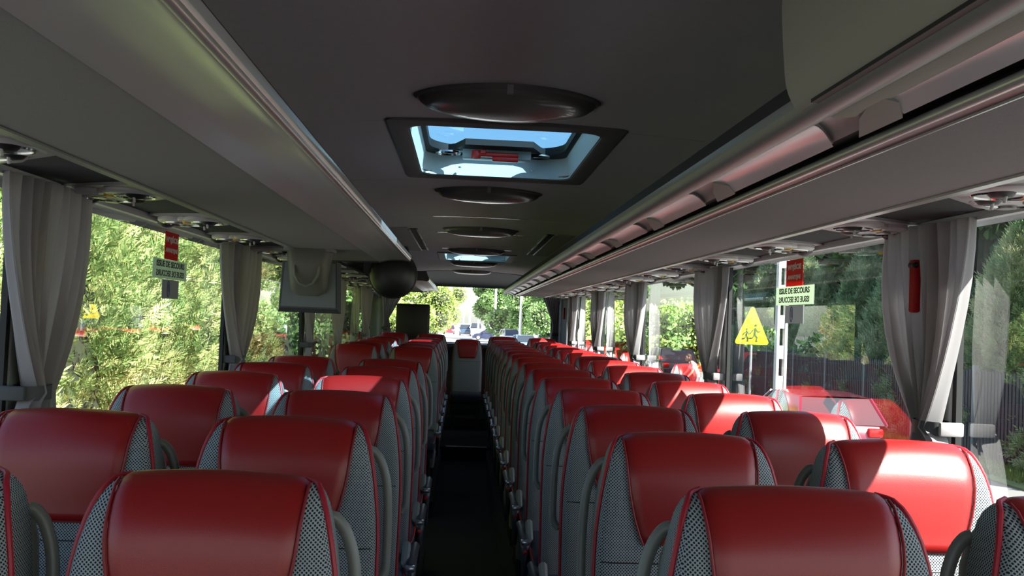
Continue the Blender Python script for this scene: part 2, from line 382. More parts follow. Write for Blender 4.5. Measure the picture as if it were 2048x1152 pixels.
def make_unit(s, y, label, dark=False):
    t = thing('service_unit', label, 'service unit', (0, y, 0), 0, 'service units above the %s windows' % ('right' if s > 0 else 'left'))
    mb = MB(); cs = [(0, 0), (0, .285), (1, .70), (1, .33)]; y = 0
    bot = [dpt(s, u, y+w, .006) for u, w in cs]; top = [dpt(s, u, y+w, -.002) for u, w in cs]
    mb.add(bot+top, [(0, 1, 2, 3), (0, 4, 5, 1), (1, 5, 6, 2), (2, 6, 7, 3), (3, 7, 4, 0)])
    mb.build('base_plate', M['unitd'], t)
    mb = MB(); yc = lambda u: y+.145+.37*u
    disc(mb, s, .34, yc(.34)-.015, .075, .004, .016, .10); disc(mb, s, .66, yc(.66), .085, .004, .018, .125); disc(mb, s, .5, yc(.5), .06, .004, .0155, .1)
    bz = mb.build('bezel', M['unit'], t)
    mb = MB(); ring(mb, s, .66, yc(.66), .068, .004, .018); ring(mb, s, .34, yc(.34)-.01, .05, .004, .016); mb.build('bezel_ring', M['chrome'], bz)
    for u, dy in ((.30, -.03), (.42, .05)):
        mb = MB(); c = dpt(s, u, yc(u)+dy)
        mb.lathe([(.001, -.004), (.026, -.010), (.028, -.016), (.02, -.024), (.001, -.028)], c, n=16); nz = mb.build('air_nozzle', M['dark'], t)
        mb = MB(); mb.tube([(c[0], c[1]-.018, c[2]-.02), (c[0], c[1]-.012, c[2]-.036)], .0035, 6); mb.build('nozzle_lever', M['unit'], nz)
    for dy in (-.05, .05):
        mb = MB(); disc(mb, s, .70, yc(.70)+dy, .02, .012, .024, .026); mb.build('reading_light', M['lightcover'], t)
    mb = MB(); disc(mb, s, .55, yc(.55)-.07, .012, .01, .024, .02); mb.build('call_button', M['yellow'], t)
    mb = MB(); c = dpt(s, .88, yc(.88)-.02); mb.lathe([(.038, 0), (.037, -.010), (.030, -.024), (.017, -.032), (.001, -.035)], c, n=20)
    dm = mb.build('speaker_dome', M['dark'], t)
    mb = MB(); mb.tube([(c[0]-.036*math.cos(a), c[1], c[2]-.005-.031*math.sin(a)) for a in [i*PI/8 for i in range(9)]], .0025, 6); mb.build('dome_band', M['unitd'], dm)
    return t
def rank(i): return ['first', 'second', 'third', 'fourth', 'fifth', 'sixth', 'seventh', 'eighth', 'ninth', 'tenth', 'eleventh', 'twelfth', 'thirteenth', 'fourteenth', 'fifteenth'][i]
for s, side in ((1, 'right'), (-1, 'left')):
    proto = None
    for i in range(14):
        y = 1.64+.735*i
        lab = '%s air and lamp unit from the camera over the %s windows, oval bezel' % (rank(i), side)
        if proto is None: proto = make_unit(s, y, lab); reg(proto)
        else:
            o = copy_tree(proto); o.location.y = y; o['label'] = lab

# ------------------------------------------------------------------ luggage racks
def strip_grid(mb, prof, y0, y1, thick=.012):
    """open profile of (x, z) extruded along the coach with its own thickness on the upper side"""
    top = [(x, z+thick) for x, z in prof]
    mb.prism(prof+top[::-1], y0, y1)
def smooth_prof(p, n=6):
    out = []
    for i in range(len(p)-1):
        p0, p1, p2, p3 = p[max(i-1, 0)], p[i], p[i+1], p[min(i+2, len(p)-1)]
        for k in range(n):
            t = k/n; out.append(tuple(.5*((2*p1[j])+(-p0[j]+p2[j])*t+(2*p0[j]-5*p1[j]+4*p2[j]-p3[j])*t*t+(-p0[j]+3*p1[j]-3*p2[j]+p3[j])*t**3) for j in (0, 1)))
    return out+[p[-1]]
def rack_left(y0, y1, label):
    t = thing('luggage_rack', label, 'luggage rack', (0, y0, 0)); L = y1-y0
    mb = MB(); strip_grid(mb, [(-.456, 1.784), (-.62, 1.779), (-.752, 1.778)], 0, L); mb.build('shelf_panel', M['rackpanel'], t)
    mb = MB(); strip_grid(mb, smooth_prof([(-.286, 1.806), (-.292, 1.797), (-.305, 1.793), (-.335, 1.797), (-.39, 1.796), (-.43, 1.788), (-.456, 1.781)], 5), 0, L, .014)
    mb.build('front_fascia', M['rackface'], t)
    mb = MB(); mb.tube([(-.296, 0, 1.797), (-.296, L, 1.797)], .0075, 10); mb.build('lip_rail', M['rail'], t)
    mb = MB(); mb.box(-.775, -.752, 0, L, 1.774, 1.80); mb.build('edge_strip', M['bracket'], t, False)
    mb = MB(); mb.prism([(-.30, 1.815), (-.32, 1.86), (-.34, 1.87), (-.45, 1.85), (-.75, 1.83), (-.75, 1.80), (-.45, 1.80)], 0, L); mb.build('tray', M['duct'], t)
    for nm, a in (('end_cap', L), ('end_cap', -.012)):
        mb = MB(); mb.prism([(-.284, 1.80), (-.292, 1.792), (-.305, 1.788), (-.335, 1.792), (-.39, 1.791), (-.43, 1.783), (-.456, 1.776), (-.62, 1.774), (-.76, 1.773), (-.76, 1.84), (-.45, 1.87), (-.31, 1.87)], a, a+.012); mb.build(nm, M['dark'], t, False)
    return t
rack_left(-.6, 5.22, 'long grey luggage rack over the left front seats, ending at the black round dome')
rack_left(8.0, 11.2, 'short pale luggage rack over the left rear seats, beyond the black round dome')
t = thing('luggage_rack', 'long open luggage rack over the right seats with brackets along its silver face', 'luggage rack', (0, -.6, 0)); L = 11.7
mb = MB(); strip_grid(mb, [(.632, 1.781), (.78, 1.779), (.925, 1.779)], 0, L); mb.build('shelf_panel', M['rackpanel'], t)
mb = MB(); strip_grid(mb, smooth_prof([(.446, 1.808), (.452, 1.797), (.462, 1.791), (.475, 1.79), (.488, 1.794)], 5), 0, L, .014); mb.build('roll_edge', M['rackroll'], t)
BY = [1.20, 1.98, 2.70, 3.42]+[3.42+.72*k for k in range(1, 11)]
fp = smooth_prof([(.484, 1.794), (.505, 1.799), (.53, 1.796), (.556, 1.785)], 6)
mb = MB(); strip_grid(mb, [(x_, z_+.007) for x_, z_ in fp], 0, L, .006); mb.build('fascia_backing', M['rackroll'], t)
ends = [-.6]+BY+[L-.6]
for a_, b_ in zip(ends, ends[1:]):
    rows = []
    for x_, z_ in fp:
        q = (x_-.484)/.072
        y0_ = (a_-.04-.0*q+.06*q if a_ > 0 else -.6)+.6; y1_ = (b_+.02+.19*q if b_ < L-.7 else b_)+.6
        rows.append((x_, z_, a_, b_, q))
    # near end follows the near side of a bracket, far end its far side
    mb = MB(); g0 = []
    for x_, z_, _, _, q in rows:
        ya = (a_+.16+.10*q if a_ > 0 else a_)+.6; yb = (b_-.03+.05*q if b_ < L-.7 else b_)+.6
        g0.append([(x_, ya+(yb-ya)*k/6, z_) for k in range(7)])
    mb.grid(g0); mb.grid([[(p[0], p[1], p[2]+.005) for p in r_] for r_ in g0]); mb.build('front_fascia', M['rackface'], t)
mb = MB(); strip_grid(mb, [(.55, 1.80), (.60, 1.80)], 0, L, .01); mb.build('gap_liner', M['rubber'], t)
mb = MB(); mb.tube([(.596, 0, 1.785), (.596, L, 1.785)], .0085, 10); mb.build('lip_rail', M['rail'], t)
mb = MB(); strip_grid(mb, [(.604, 1.782), (.62, 1.787), (.63, 1.783)], 0, L); mb.build('groove_strip', M['pinkrail'], t)
mb = MB(); mb.tube([(.632, 0, 1.782), (.632, L, 1.782)], .0028, 6); mb.build('groove_edge', M['rail'], t)
mb = MB(); mb.box(.922, .944, 0, L, 1.774, 1.80); mb.build('edge_strip', M['rail'], t, False)
mb = MB(); mb.prism([(.46, 1.815), (.48, 1.87), (.62, 1.85), (.925, 1.83), (.925, 1.80), (.62, 1.80), (.56, 1.812)], 0, L); mb.build('tray', M['duct'], t)
mb = MB(); mb.prism([(.446, 1.806), (.456, 1.788), (.475, 1.784), (.505, 1.792), (.556, 1.779), (.60, 1.774), (.632, 1.776), (.93, 1.773), (.93, 1.84), (.62, 1.87), (.47, 1.87)], L, L+.012); mb.build('end_cap', M['rackface'], t, False)
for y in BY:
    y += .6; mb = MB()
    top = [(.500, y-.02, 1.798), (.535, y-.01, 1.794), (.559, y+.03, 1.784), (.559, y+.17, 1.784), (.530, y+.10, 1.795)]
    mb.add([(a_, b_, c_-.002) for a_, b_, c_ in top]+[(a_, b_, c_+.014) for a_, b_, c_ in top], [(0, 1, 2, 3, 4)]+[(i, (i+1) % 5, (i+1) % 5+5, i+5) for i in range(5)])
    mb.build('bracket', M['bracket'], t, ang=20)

# drop-down panel above the right rack, near the camera
t = thing('overhead_panel', 'large olive grey flap above the right luggage rack at the top of the picture', 'panel', (.44, .0, 1.8))
mb = MB(); n = 10; prof = [(0.0, 0.004), (-.012, .03), (-.018, .08), (-.022, .16), (-.015, .25), (.02, .30), (.10, .30), (.10, .02), (.02, .0)]
mb.prism(smooth_prof(prof+[prof[0]], 4)[:-1], -.6, 1.30); mb.build('panel_skin', M['beige'], t)
mb = MB(); mb.box(.001, .06, -.6, 1.24, -.002, .003); mb.build('hinge_strip', M['rubber'], t, False)

# ------------------------------------------------------------------ ceiling lights, hatches, vents
def make_light(y, label):
    cx, w, l = .098, .256, .165
    t = thing('ceiling_light', label, 'ceiling light', (cx, y, ceil_z(cx)), 0, 'oval lights along the ceiling')
    def lens(k, sc=1.0, n=40):
        a = 2*PI*k/n; ca, sa = math.cos(a), math.sin(a)
        return (w*sc*ca, l*sc*(abs(sa)**1.25)*(1 if sa > 0 else -1))
    n = 40; mb = MB()
    mb.grid([[(*lens(k, s_), z) for k in range(n)] for s_, z in ((1.0, .004), (1.0, -.008), (.97, -.014), (.94, -.010))], True); mb.build('rim', M['frame'], t)
    mb = MB(); rows = []
    for s_, z in ((.955, -.008), (.93, -.022), (.85, -.036), (.7, -.045), (.5, -.05), (.3, -.052), (.02, -.053)): rows.append([(*lens(k, s_), z) for k in range(n)])
    mb.grid(rows, True, True); mb.build('light_cover', M['lightcover'], t)
    mb = MB(); mb.box(-.008, .008, -l-.004, -l+.018, -.026, -.004); mb.build('clip', M['unitd'], t, False)
    return t
p = make_light(2.64, 'nearest and largest oval ceiling light, before the first roof hatch'); reg(p)
for i, lab in enumerate(['oval ceiling light just behind the first roof hatch', 'third oval ceiling light, between the two long vents', 'fourth oval ceiling light, just before the second roof hatch', 'fifth oval ceiling light, just behind the second roof hatch', 'last and smallest oval ceiling light, at the rear header']):
    o = copy_tree(p); o.location.y = 2.64+1.965*(i+1)-(.1 if i == 4 else 0); o['label'] = lab

def make_hatch(yc, label):
    t = thing('roof_hatch', label, 'roof hatch', (.1125, yc, 2.1), 0); hw, hl = .3175, .54
    def rr(w, l, r, z, n=6):
        out = []
        for (sx, sy, a0) in ((1, 1, 0), (-1, 1, 90), (-1, -1, 180), (1, -1, 270)):
            for k in range(n+1):
                a = R(a0+90*k/n); out.append((sx*(w-r)+r*math.cos(a), sy*(l-r)+r*math.sin(a), z))
        return out
    mb = MB(); mb.grid([rr(hw+.055, hl+.075, .03, .008), rr(hw+.053, hl+.073, .03, -.008), rr(hw+.01, hl+.02, .06, -.012), rr(hw-.008, hl-.01, .08, -.006), rr(hw-.012, hl-.014, .09, .01)], True)
    fr = mb.build('frame', M['frame'], t)
    mb = MB(); mb.grid([rr(hw-.012, hl-.022, .07, -.002), rr(hw-.014, hl-.020, .07, .02), rr(hw-.026, hl-.012, .07, .085)], True); tr = mb.build('tray', M['tray'], t)
    mb = MB(); mb.grid([rr(hw-.024, hl-.010, .07, .084), rr(hw-.035, hl-.03, .08, .086), rr(hw-.044, hl-.04, .17, .09), rr(hw-.044, hl-.04, .17, .12), rr(hw+.02, hl+.02, .05, .13), rr(hw+.02, hl+.02, .05, .088)], True); mb.build('gasket', M['rubber'], t)
    mb = MB(); g = rr(hw-.04, hl-.036, .17, .116); mb.add(g, [tuple(range(len(g)))]); mb.build('skylight_pane', M['glassblue'], t)
    mb = MB(); mb.rbox(-.14, .14, hl-.15, hl-.085, .052, .092, .006, 2); bx = mb.build('handle_mount', M['tray'], t)
    mb = MB(); mb.prism([(-.13, hl-.25), (.14, hl-.25), (.18, hl-.13), (.2, hl-.10), (-.2, hl-.10), (-.17, hl-.13)], .088, .112, 'Z'); mb.build('crossbar', M['rubber'], t)
    mb = MB(); mb.rbox(-.085, .085, hl-.205, hl-.175, .052, .07, .005, 2); mb.rbox(-.02, .085, hl-.20, hl-.165, .036, .055, .004, 2)
    mb.lathe([(.001, .04), (.018, .042), (.02, .055), (.018, .075), (.001, .08)], (-.085, hl-.19, 0), n=16); mb.rbox(-.07, -.045, hl-.21, hl-.195, .06, .078, .003, 1)
    mb.build('red_handle', mat('red_handle_plastic', (.75, .02, .01), .3), t)
    for x in (-.2, .17):
        mb = MB(); mb.tube([(x+.045*math.cos(a), hl-.09+.03*math.sin(a), .078) for a in [2*PI*k/20 for k in range(20)]], .008, 6, closed=True); mb.build('catch_ring', M['chrome'] if x < 0 else M['dark'], t)
    mb = MB(); mb.rbox(-.065, .065, -hl+.10, -hl+.20, .075, .095, .004, 2); pl = mb.build('warning_plate', M['dark'], t)
    text('WYJŚCIE', .026, (0, -hl+.135, .0745), (PI, 0, 0), M['headtext'], pl); text('AWARYJNE', .022, (0, -hl+.17, .0745), (PI, 0, 0), M['headtext'], pl)
    mb = MB(); mb.box(-.045, .045, -hl+.225, -hl+.245, .104, .11); mb.build('red_label', mat('dull_red_print', (.22, .01, .02), .5), t)
    for x, y in ((-.15, hl-.028), (.15, hl-.028)):
        mb = MB(); mb.lathe([(.001, 0), (.007, 0), (.006, .006), (.001, .006)], (x, y-.012, .025), 'Z', 10); mb.build('screw', M['chrome'], t)
    return t
make_hatch(3.56, 'near roof hatch with red handle and blue skylight'); make_hatch(9.58, 'far roof hatch seen at a shallow angle')

for s, x, lab in ((-1, -.36, 'long slotted ceiling vent left of the third oval light'), (1, .577, 'long slotted ceiling vent right of the third oval light')):
    t = thing('ceiling_vent', lab, 'vent', (x, 7.6, ceil_z(x)))
    for dx in (-.028, .028):
        mb = MB()
        if dx*s > 0: mb.rbox(dx-.007, dx+.007, -1.0, 1.0, -.016, .004, .003, 1)
        else:
            mb.rbox(dx-.007, dx+.007, -1.0, -.2, -.012, .004, .003, 1); mb.rbox(dx-.007, dx+.007, -.14, .45, -.012, .004, .003, 1); mb.rbox(dx-.007, dx+.007, .5, 1.0, -.012, .004, .003, 1)
        mb.build('vent_rail', M['bracket'], t)
    mb = MB(); mb.box(-.022, .022, -1.0, 1.0, -.006, .004); mb.build('slot', M['rubber'], t)
    mb = MB(); a, b = sorted((s*.03, s*.30)); mb.rbox(a, b, -1.1, 1.1, -.012, .0, .005, 2); mb.build('cover_plate', mat('vent_cover_cloth', (.30, .29, .30), .9), t)

# ------------------------------------------------------------------ seats
W_ = [(.30, .205), (.42, .212), (.9, .214), (1.0, .212), (1.06, .208), (1.10, .203), (1.15, .196), (1.20, .184), (1.225, .176), (1.24, .168), (1.25, .160)]
YF = [(.30, -.14), (.42, -.135), (.6, -.125), (.8, -.095), (.95, -.065), (1.05, -.05), (1.12, -.046), (1.17, -.04), (1.20, -.03), (1.225, -.012), (1.24, .008), (1.247, .024), (1.25, .042)]
YB = [(.30, .0), (.42, .01), (.7, .03), (.95, .06), (1.1, .085), (1.18, .10), (1.215, .098), (1.235, .086), (1.247, .066), (1.25, .046)]
def crown(x, z): 
    a = max(0, min(1, (z-1.08)/.17)); return .010*(1-min(1, abs(x)/.17)**2)*a
def front(x, z, e=0.0, back=False):
    w = interp(W_, z); yf, yb = interp(YF, z), interp(YB, z); yc, dy = (yf+yb)/2, (yb-yf)/2
    k = (1-min(1, abs(x)/w)**6)**(1/6) if abs(x) < w else 0
    wing = -.012*max(0, (abs(x)/w-.55)/.45)**1.5*max(0, min(1, (1.24-z)/.1)) if not back else 0
    return yc+(dy if back else -dy)*k+(wing*k)+(e if back else -e)
def seat_mesh(cold=False):
    t = None
ZL = [.32, .42, .55, .7, .82, .92, 1.0, 1.05, 1.09, 1.13, 1.165, 1.195, 1.215, 1.23, 1.24, 1.246, 1.25]
def make_seat(name, label, side):
    """side: +1 handle and armrest on the right (as seen from the front), -1 on the left, 0 none. y=0 is the headrest, z is above the aisle floor"""
    t = thing(name, label, 'coach seat')
    nx = 22
    mb = MB(); rows = []
    for z in ZL:
        w = interp(W_, z); xs = [w*math.sin(PI/2*(-1+2*i/nx)) for i in range(nx+1)]
        rows.append([(x, front(x, z), z+crown(x, z)-PL) for x in xs]+[(x, front(x, z, back=True), z+crown(x, z)-PL) for x in reversed(xs[1:-1])])
    mb.grid(rows, True, True); bk = mb.build('backrest', M['fabric'], t, ang=60)
    # red leather headrest panel: front from z 1.03 up, over the top, down the back
    H_ = [(1.03, .112), (1.06, .124), (1.09, .133), (1.13, .142), (1.17, .147), (1.21, .150), (1.24, .152), (1.25, .152)]
    seq = [(z, False) for z in (1.03, 1.034, 1.05, 1.08, 1.11, 1.14, 1.17, 1.195, 1.215, 1.23, 1.24, 1.246, 1.25)]+[(z, True) for z in (1.25, 1.246, 1.24, 1.23, 1.215, 1.19, 1.16, 1.12)]
    rows = []; nu = 20
    for i, (z, bkf) in enumerate(seq):
        h = interp(H_, z) if not bkf else .152; e = 0.0075
        if i == 0 or i == len(seq)-1: e = -.002
        r = []
        for k in range(nu+1):
            u = -1+2*k/nu; x = u*h; ee = e*(1-abs(u)**18)-(.002 if abs(u) > .99 else 0)
            zz = z+crown(x, z)-PL
            up = max(0, min(1, (z-1.19)/.06))
            r.append((x, front(x, z, ee*(1-.6*up), bkf), zz+ee*up))
        rows.append(r)
    mb = MB(); mb.grid(rows); hp = mb.build('headrest_panel', M['leather'], t, ang=80)
    mb = MB()
    for s in (-1, 1):
        mb.tube([(s*(interp(H_, z)*.985), front(s*interp(H_, z)*.985, z, .0040), z+crown(s*interp(H_, z), z)-PL+(.003 if z > 1.235 else 0)) for z in (1.03, 1.05, 1.08, 1.11, 1.14, 1.17, 1.195, 1.215, 1.23, 1.24, 1.248)], .0026, 6)
    mb.tube([(x, front(x, 1.03, .002), 1.03-PL) for x in [-.112+.224*i/10 for i in range(11)]], .002, 6)
    mb.build('stitched_seam', M['seam'], hp)
    # red piping down the outer edges
    for s in (-1, 1):
        pts = []
        for z in (.45, .6, .75, .9, 1.0, 1.05, 1.09, 1.13, 1.165, 1.195, 1.215, 1.23, 1.24, 1.249):
            w = interp(W_, z); x = s*(w+.001); pts.append((x, (interp(YF, z)*.8+interp(YB, z)*.2)+.0, z-PL+crown(x, z)))
        pts += [(s*.155, .05, 1.252-PL), (s*.14, .06, 1.255-PL)]
        mb = MB(); mb.tube(pts, .0052, 8); mb.build('piping', M['piping'], t)
    mb = MB(); mb.tube([(x, front(x, .99, .0005), .99-PL) for x in [-.2+.4*i/16 for i in range(17)]], .0015, 5); mb.build('fabric_seam', M['dark'], bk)
    # hard grey shell behind
    mb = MB(); rows = []
    for z in (.32, .5, .7, .9, 1.0, 1.08, 1.14, 1.18, 1.205, 1.22):
        w = interp(W_, z)-(.004 if z < 1.15 else .004+(z-1.15)*.2); yb = interp(YB, z); y0, y1 = yb-.045, yb+.028-(max(0, z-1.17)*.4)
        c = (y0+y1)/2; dy = (y1-y0)/2
        rows.append([(w*(abs(math.cos(a))**.35)*(1 if math.cos(a) > 0 else -1), c+dy*(abs(math.sin(a))**.5)*(1 if math.sin(a) > 0 else -1), z-PL) for a in [2*PI*k/28 for k in range(28)]])
    mb.grid(rows, True, True); sh = mb.build('shell', M['shell'], t, ang=50)
    # grab handle
    s = side if side else 1
    if side:
        mb = MB(); pts = [(.178, .09, 1.188), (.188, .092, 1.184), (.203, .092, 1.165), (.216, .09, 1.13), (.223, .086, 1.09), (.227, .08, 1.02), (.228, .07, .95), (.226, .06, .91), (.21, .05, .89)]
        sp = smooth_prof([(p[0], p[2]) for p in pts], 3); yy = [interp([(i, p[1]) for i, p in enumerate(pts)], k/3) for k in range(len(sp))]
        mb.tube([(s*a, y, b-PL) for (a, b), y in zip(sp, yy)], .0075, 10, r2=.011); mb.build('grab_handle', M['handle'], t)
    # cushion, base, legs, armrest
    mb = MB(); mb.rbox(-.215, .215, -.56, -.10, .50-PL, .62-PL, .035, 4); cu = mb.build('seat_cushion', M['cushion'], t)
    for q in (-1, 1):
        mb = MB(); mb.tube([(q*.214, -.10, .6-PL), (q*.216, -.3, .60-PL), (q*.214, -.52, .59-PL), (q*.2, -.56, .56-PL)], .006, 6)
        mb.build('cushion_piping', M['piping'], cu)
    mb = MB(); mb.box(-.2, .2, -.5, -.02, .44-PL, .5-PL); mb.build('seat_frame', M['dark'], t, False)
    for q in (-.16, .16):
        mb = MB(); mb.box(q-.02, q+.02, -.42, -.06, .0, .44-PL); mb.build('leg', M['dark'], t, False)
    if side:
        x = s*.235; mb = MB(); mb.tube([(x, -.02, .62-PL), (x, -.12, .625-PL), (x, -.25, .617-PL), (x, -.34, .61-PL)], .02, 10, r2=.018); ar = mb.build('armrest', M['arm'], t)
        mb = MB(); mb.tube([(x, -.33, .613-PL), (x, -.355, .605-PL), (x, -.365, .585-PL), (x, -.362, .52-PL), (x, -.34, .45-PL)], [.019, .021, .019, .015, .012], 10, r2=.02); mb.build('armrest_front', M['arm'], ar)
        mb = MB(); mb.rbox(x-.018, x+.018, -.372, -.335, .609-PL, .628-PL, .005, 2); mb.build('metal_cap', M['cap'], ar)
        mb = MB(); mb.lathe([(.001, -.392), (.009, -.39), (.010, -.383), (.01, -.37)], (x, 0, .585-PL), 'Y', 12); mb.build('recline_button', M['redbtn'], ar)
        mb = MB(); mb.tube([(s*.205, -.10, .50-PL), (s*.212, -.15, .60-PL), (s*.212, -.20, .665-PL), (s*.212, -.28, .60-PL), (s*.212, -.3, .5-PL)], .016, 8); mb.build('side_bolster', M['shell'], t)
    return t
protoL = make_seat('coach_seat', '', 1); reg(protoL)
protoR = make_seat('coach_seat', '', -1); reg(protoR)
protoM = make_seat('coach_seat', '', 0); reg(protoM)
used = set()
def place(proto, x, y, label, group, z=PL, sc=1.0):
    if proto.name in used: o = copy_tree(proto)
    else: o = proto; used.add(proto.name)
    o.location = (x, y, z-.010-(.018 if y == 1.56 else 0)); o['label'] = label; o['group'] = group
    if sc != 1.0: o.scale = (sc, 1, 1)
    return o
RY = [1.47, 2.19, 2.89, 3.585]+[3.585+.7125*k for k in range(1, 12)]
LY = [1.56, 2.25, 3.06, 3.84, 4.62, 5.40]
LF = [7.9, 8.7, 9.5, 10.3, 11.1]
extra = {('R', 0): 'nearest right', ('L', 0): 'nearest left'}
for i, y in enumerate(RY):
    zz = PL if y < 10.3-.3 else PL+.03
    place(protoR, .525, y, 'red headed coach seat beside the aisle, %s row from the camera on the right' % rank(i), 'coach seats right of the aisle')
    place(protoR, 1.02, y, 'red headed coach seat by the right windows, %s row from the camera' % rank(i), 'coach seats by the right windows')
for i, y in enumerate(LY):
    place(protoL, -.383, y, 'red headed coach seat beside the aisle, %s row from the camera on the left' % rank(i), 'coach seats left of the aisle')
    place(protoL, -.875, y, 'red headed coach seat by the left windows, %s row from the camera' % rank(i), 'coach seats by the left windows')
for i, y in enumerate(LF):
    place(protoL, -.383, y, 'red headed aisle seat behind the left stairwell gap, %s row of that rear block' % rank(i), 'aisle seats in the left rear block')
    place(protoL, -.86, y, 'red headed window seat behind the left stairwell gap, %s row of that rear block' % rank(i), 'window seats in the left rear block')
for x, lab in ((-.86, 'rear bench coach seat at the left window'), (-.383, 'rear bench coach seat just left of the middle one'), (.08, 'middle seat of the rear bench facing down the aisle, red top on slate back'), (.525, 'rear bench coach seat just right of the middle one'), (1.02, 'rear bench coach seat at the right window')):
    mid = abs(x-.08) < .01
    place(protoM, x, 12.3, lab, 'seats of the rear bench', z=.15 if not mid else .15-.05, sc=.88 if mid else 1)

# ------------------------------------------------------------------ curtains
def curtain(name, label, x, s, ytop0, ytop1, ytie, ztie, group, folds=9, seed=0, zlow=1.08, hookside=-1, m='curtain'):
    """hangs along the window wall; s = +1 right wall (cloth on its -x side)"""
    rn = random.Random(seed); ph = rn.random()*6
    t = thing(name, label, 'curtain', (x, (ytop0+ytop1)/2, ZT)); yo = (ytop0+ytop1)/2
    nu, rows = 90, []
    zs = [ZT-.0, ZT-.03, ZT-.08, ZT-.15, ZT-.22, ZT-.3, ZT-.37, ZT-.43, ZT-.48, ztie+.02, ztie, ztie-.025, ztie-.06, ztie-.11, ztie-.16, zlow]
    off = [rn.uniform(-.6, .6) for _ in range(folds+2)]
    amp_ = [rn.uniform(.5, 1.3) for _ in range(folds+2)]
    for z in zs:
        if z >= ztie:
            q = (z-ztie)/(ZT-ztie); sp = .16+.84*(1-(1-min(1, q))**2.3); a0, a1 = ytop0, ytop1
            y_0 = ytie-(ytie-a0)*sp; y_1 = ytie+(a1-ytie)*sp
        else:
            q = min(1, (ztie-z)/.16); y_0 = ytie-.05-.09*q; y_1 = ytie+.05+.10*q; sp = .25+.4*q
        r = []
        for k in range(nu+1):
            u = k/nu; f = u*folds; i = int(min(folds, f)); a = amp_[i]*(1-(f-i))+amp_[min(i+1, folds+1)]*(f-i)
            dpt_ = (.010+.016*(1-sp)+.006)*a
            xx = -s*(.045+dpt_*math.sin(2*PI*f+ph+off[i % 3]*.5+(ZT-z)*1.2)+.01*math.sin(u*5+z*6))
            r.append((xx-s*.012*(1-sp), y_0+(y_1-y_0)*u+.006*math.sin(2*PI*f*.5+z*9)-yo, z-ZT))
        rows.append(r)
    # refine rows by interpolation
    fine = []
    for a, b in zip(rows, rows[1:]):
        for q in (0, .5): fine.append([tuple(a[k][j]*(1-q)+b[k][j]*q for j in range(3)) for k in range(nu+1)])
    fine.append(rows[-1])
    thick = [[(p[0]+s*.003, p[1], p[2]) for p in r] for r in fine]
    mb = MB(); mb.grid(fine); mb.grid(thick)
    mb.build('curtain_cloth', M[m], t, ang=80)
    mb = MB(); ring_ = [(-s*.052+.040*math.cos(a), ytie-yo+.062*math.sin(a)) for a in [2*PI*k/20 for k in range(20)]]
    mb.grid([[(p[0], p[1], ztie-ZT-.018) for p in ring_], [(p[0], p[1], ztie-ZT+.018) for p in ring_]], True)
    mb.grid([[(p[0]*.98, p[1]*1., ztie-ZT-.018) for p in ring_], [(p[0]*.98, p[1], ztie-ZT+.018) for p in ring_]], True)
    mb.build('tie_band', M['tie'], t)
    mb = MB(); mb.rbox(min(-s*.065, -s*.002), max(-s*.065, -s*.002), ytie-yo+hookside*.072-.008, ytie-yo+hookside*.072+.008, ztie-ZT-.017, ztie-ZT+.019, .005, 2); mb.build('wall_hook', M['unitd'] if s > 0 else M['tie'], t)
    return t
G = 'curtains along the right windows'
curtain('window_curtain', 'widest grey curtain tied back at the nearest right pillar, sunlit on one edge', WR, 1, 2.37, 2.83, 2.53, 1.262, G, 10, 3)
curtain('window_curtain', 'grey curtain tied at the second right pillar, beside the yellow school sign', WR, 1, 4.64, 5.20, 4.80, 1.262, G, 8, 5)
curtain('window_curtain', 'bright curtain at the third right pillar, left of the sunlit bush', WR, 1, 6.72, 7.42, 6.92, 1.27, G, 8, 8)
curtain('window_curtain', 'bright curtain at the fourth right pillar from the camera', WR, 1, 8.70, 9.38, 8.92, 1.27, G, 8, 9)
curtain('window_curtain', 'bright curtain at the farthest right side pillar', WR, 1, 10.75, 11.5, 11.0, 1.27, G, 8, 11)
G = 'curtains along the left windows'
curtain('window_curtain', 'large shaded grey curtain at the left edge, tied with a dark band', WL, -1, 2.34, 2.80, 2.51, 1.272, G, 9, 13)
curtain('window_curtain', 'shaded grey curtain at the second left pillar, left of the monitor', WL, -1, 4.42, 5.18, 4.72, 1.262, G, 9, 17)
curtain('window_curtain', 'narrow shaded curtain just below the hanging monitor', WL, -1, 6.75, 7.05, 6.9, 1.27, G, 6, 19)
curtain('window_curtain', 'shaded curtain behind the right side of the monitor', WL, -1, 7.95, 8.95, 8.5, 1.2, G, 8, 23)
curtain('window_curtain', 'shaded curtain below the black round dome by the left rear', WL, -1, 10.5, 11.4, 10.9, 1.27, G, 8, 29)
def rear_curtain(label, x0, x1, xt, zt, y, seed):
    t = thing('rear_curtain', label, 'curtain', ((x0+x1)/2, y, 1.9)); xo = (x0+x1)/2; rn = random.Random(seed); rows = []
    for i in range(15):
        q = i/14; z = 1.93-q*(1.93-zt) if i < 12 else zt-.05*(i-11)
        sp = 1-min(1, i/11)**.9*.82 if i < 12 else .18+.08*(i-11)
        rows.append([(xt+(x0+(x1-x0)*k/48-xt)*sp-xo, .02*math.sin(k*PI/3.2+q)*1.0, z-1.9) for k in range(49)])
    mb = MB(); mb.grid(rows); mb.grid([[(p[0], p[1]+.004, p[2]) for p in r] for r in rows]); mb.build('curtain_cloth', M['curtain'], t, ang=80)
    mb = MB(); mb.rbox(xt-xo-.04, xt-xo+.04, -.03, .035, zt-1.9-.02, zt-1.9+.02, .01, 2); mb.build('tie_band', M['tie'], t)
rear_curtain('dark curtain swept across the left corner of the rear window', -1.1, -.70, -1.02, 1.33, 12.9, 2)
rear_curtain('dark curtain in the right corner of the rear window', 1.0, 1.28, 1.24, 1.33, 12.9, 4)

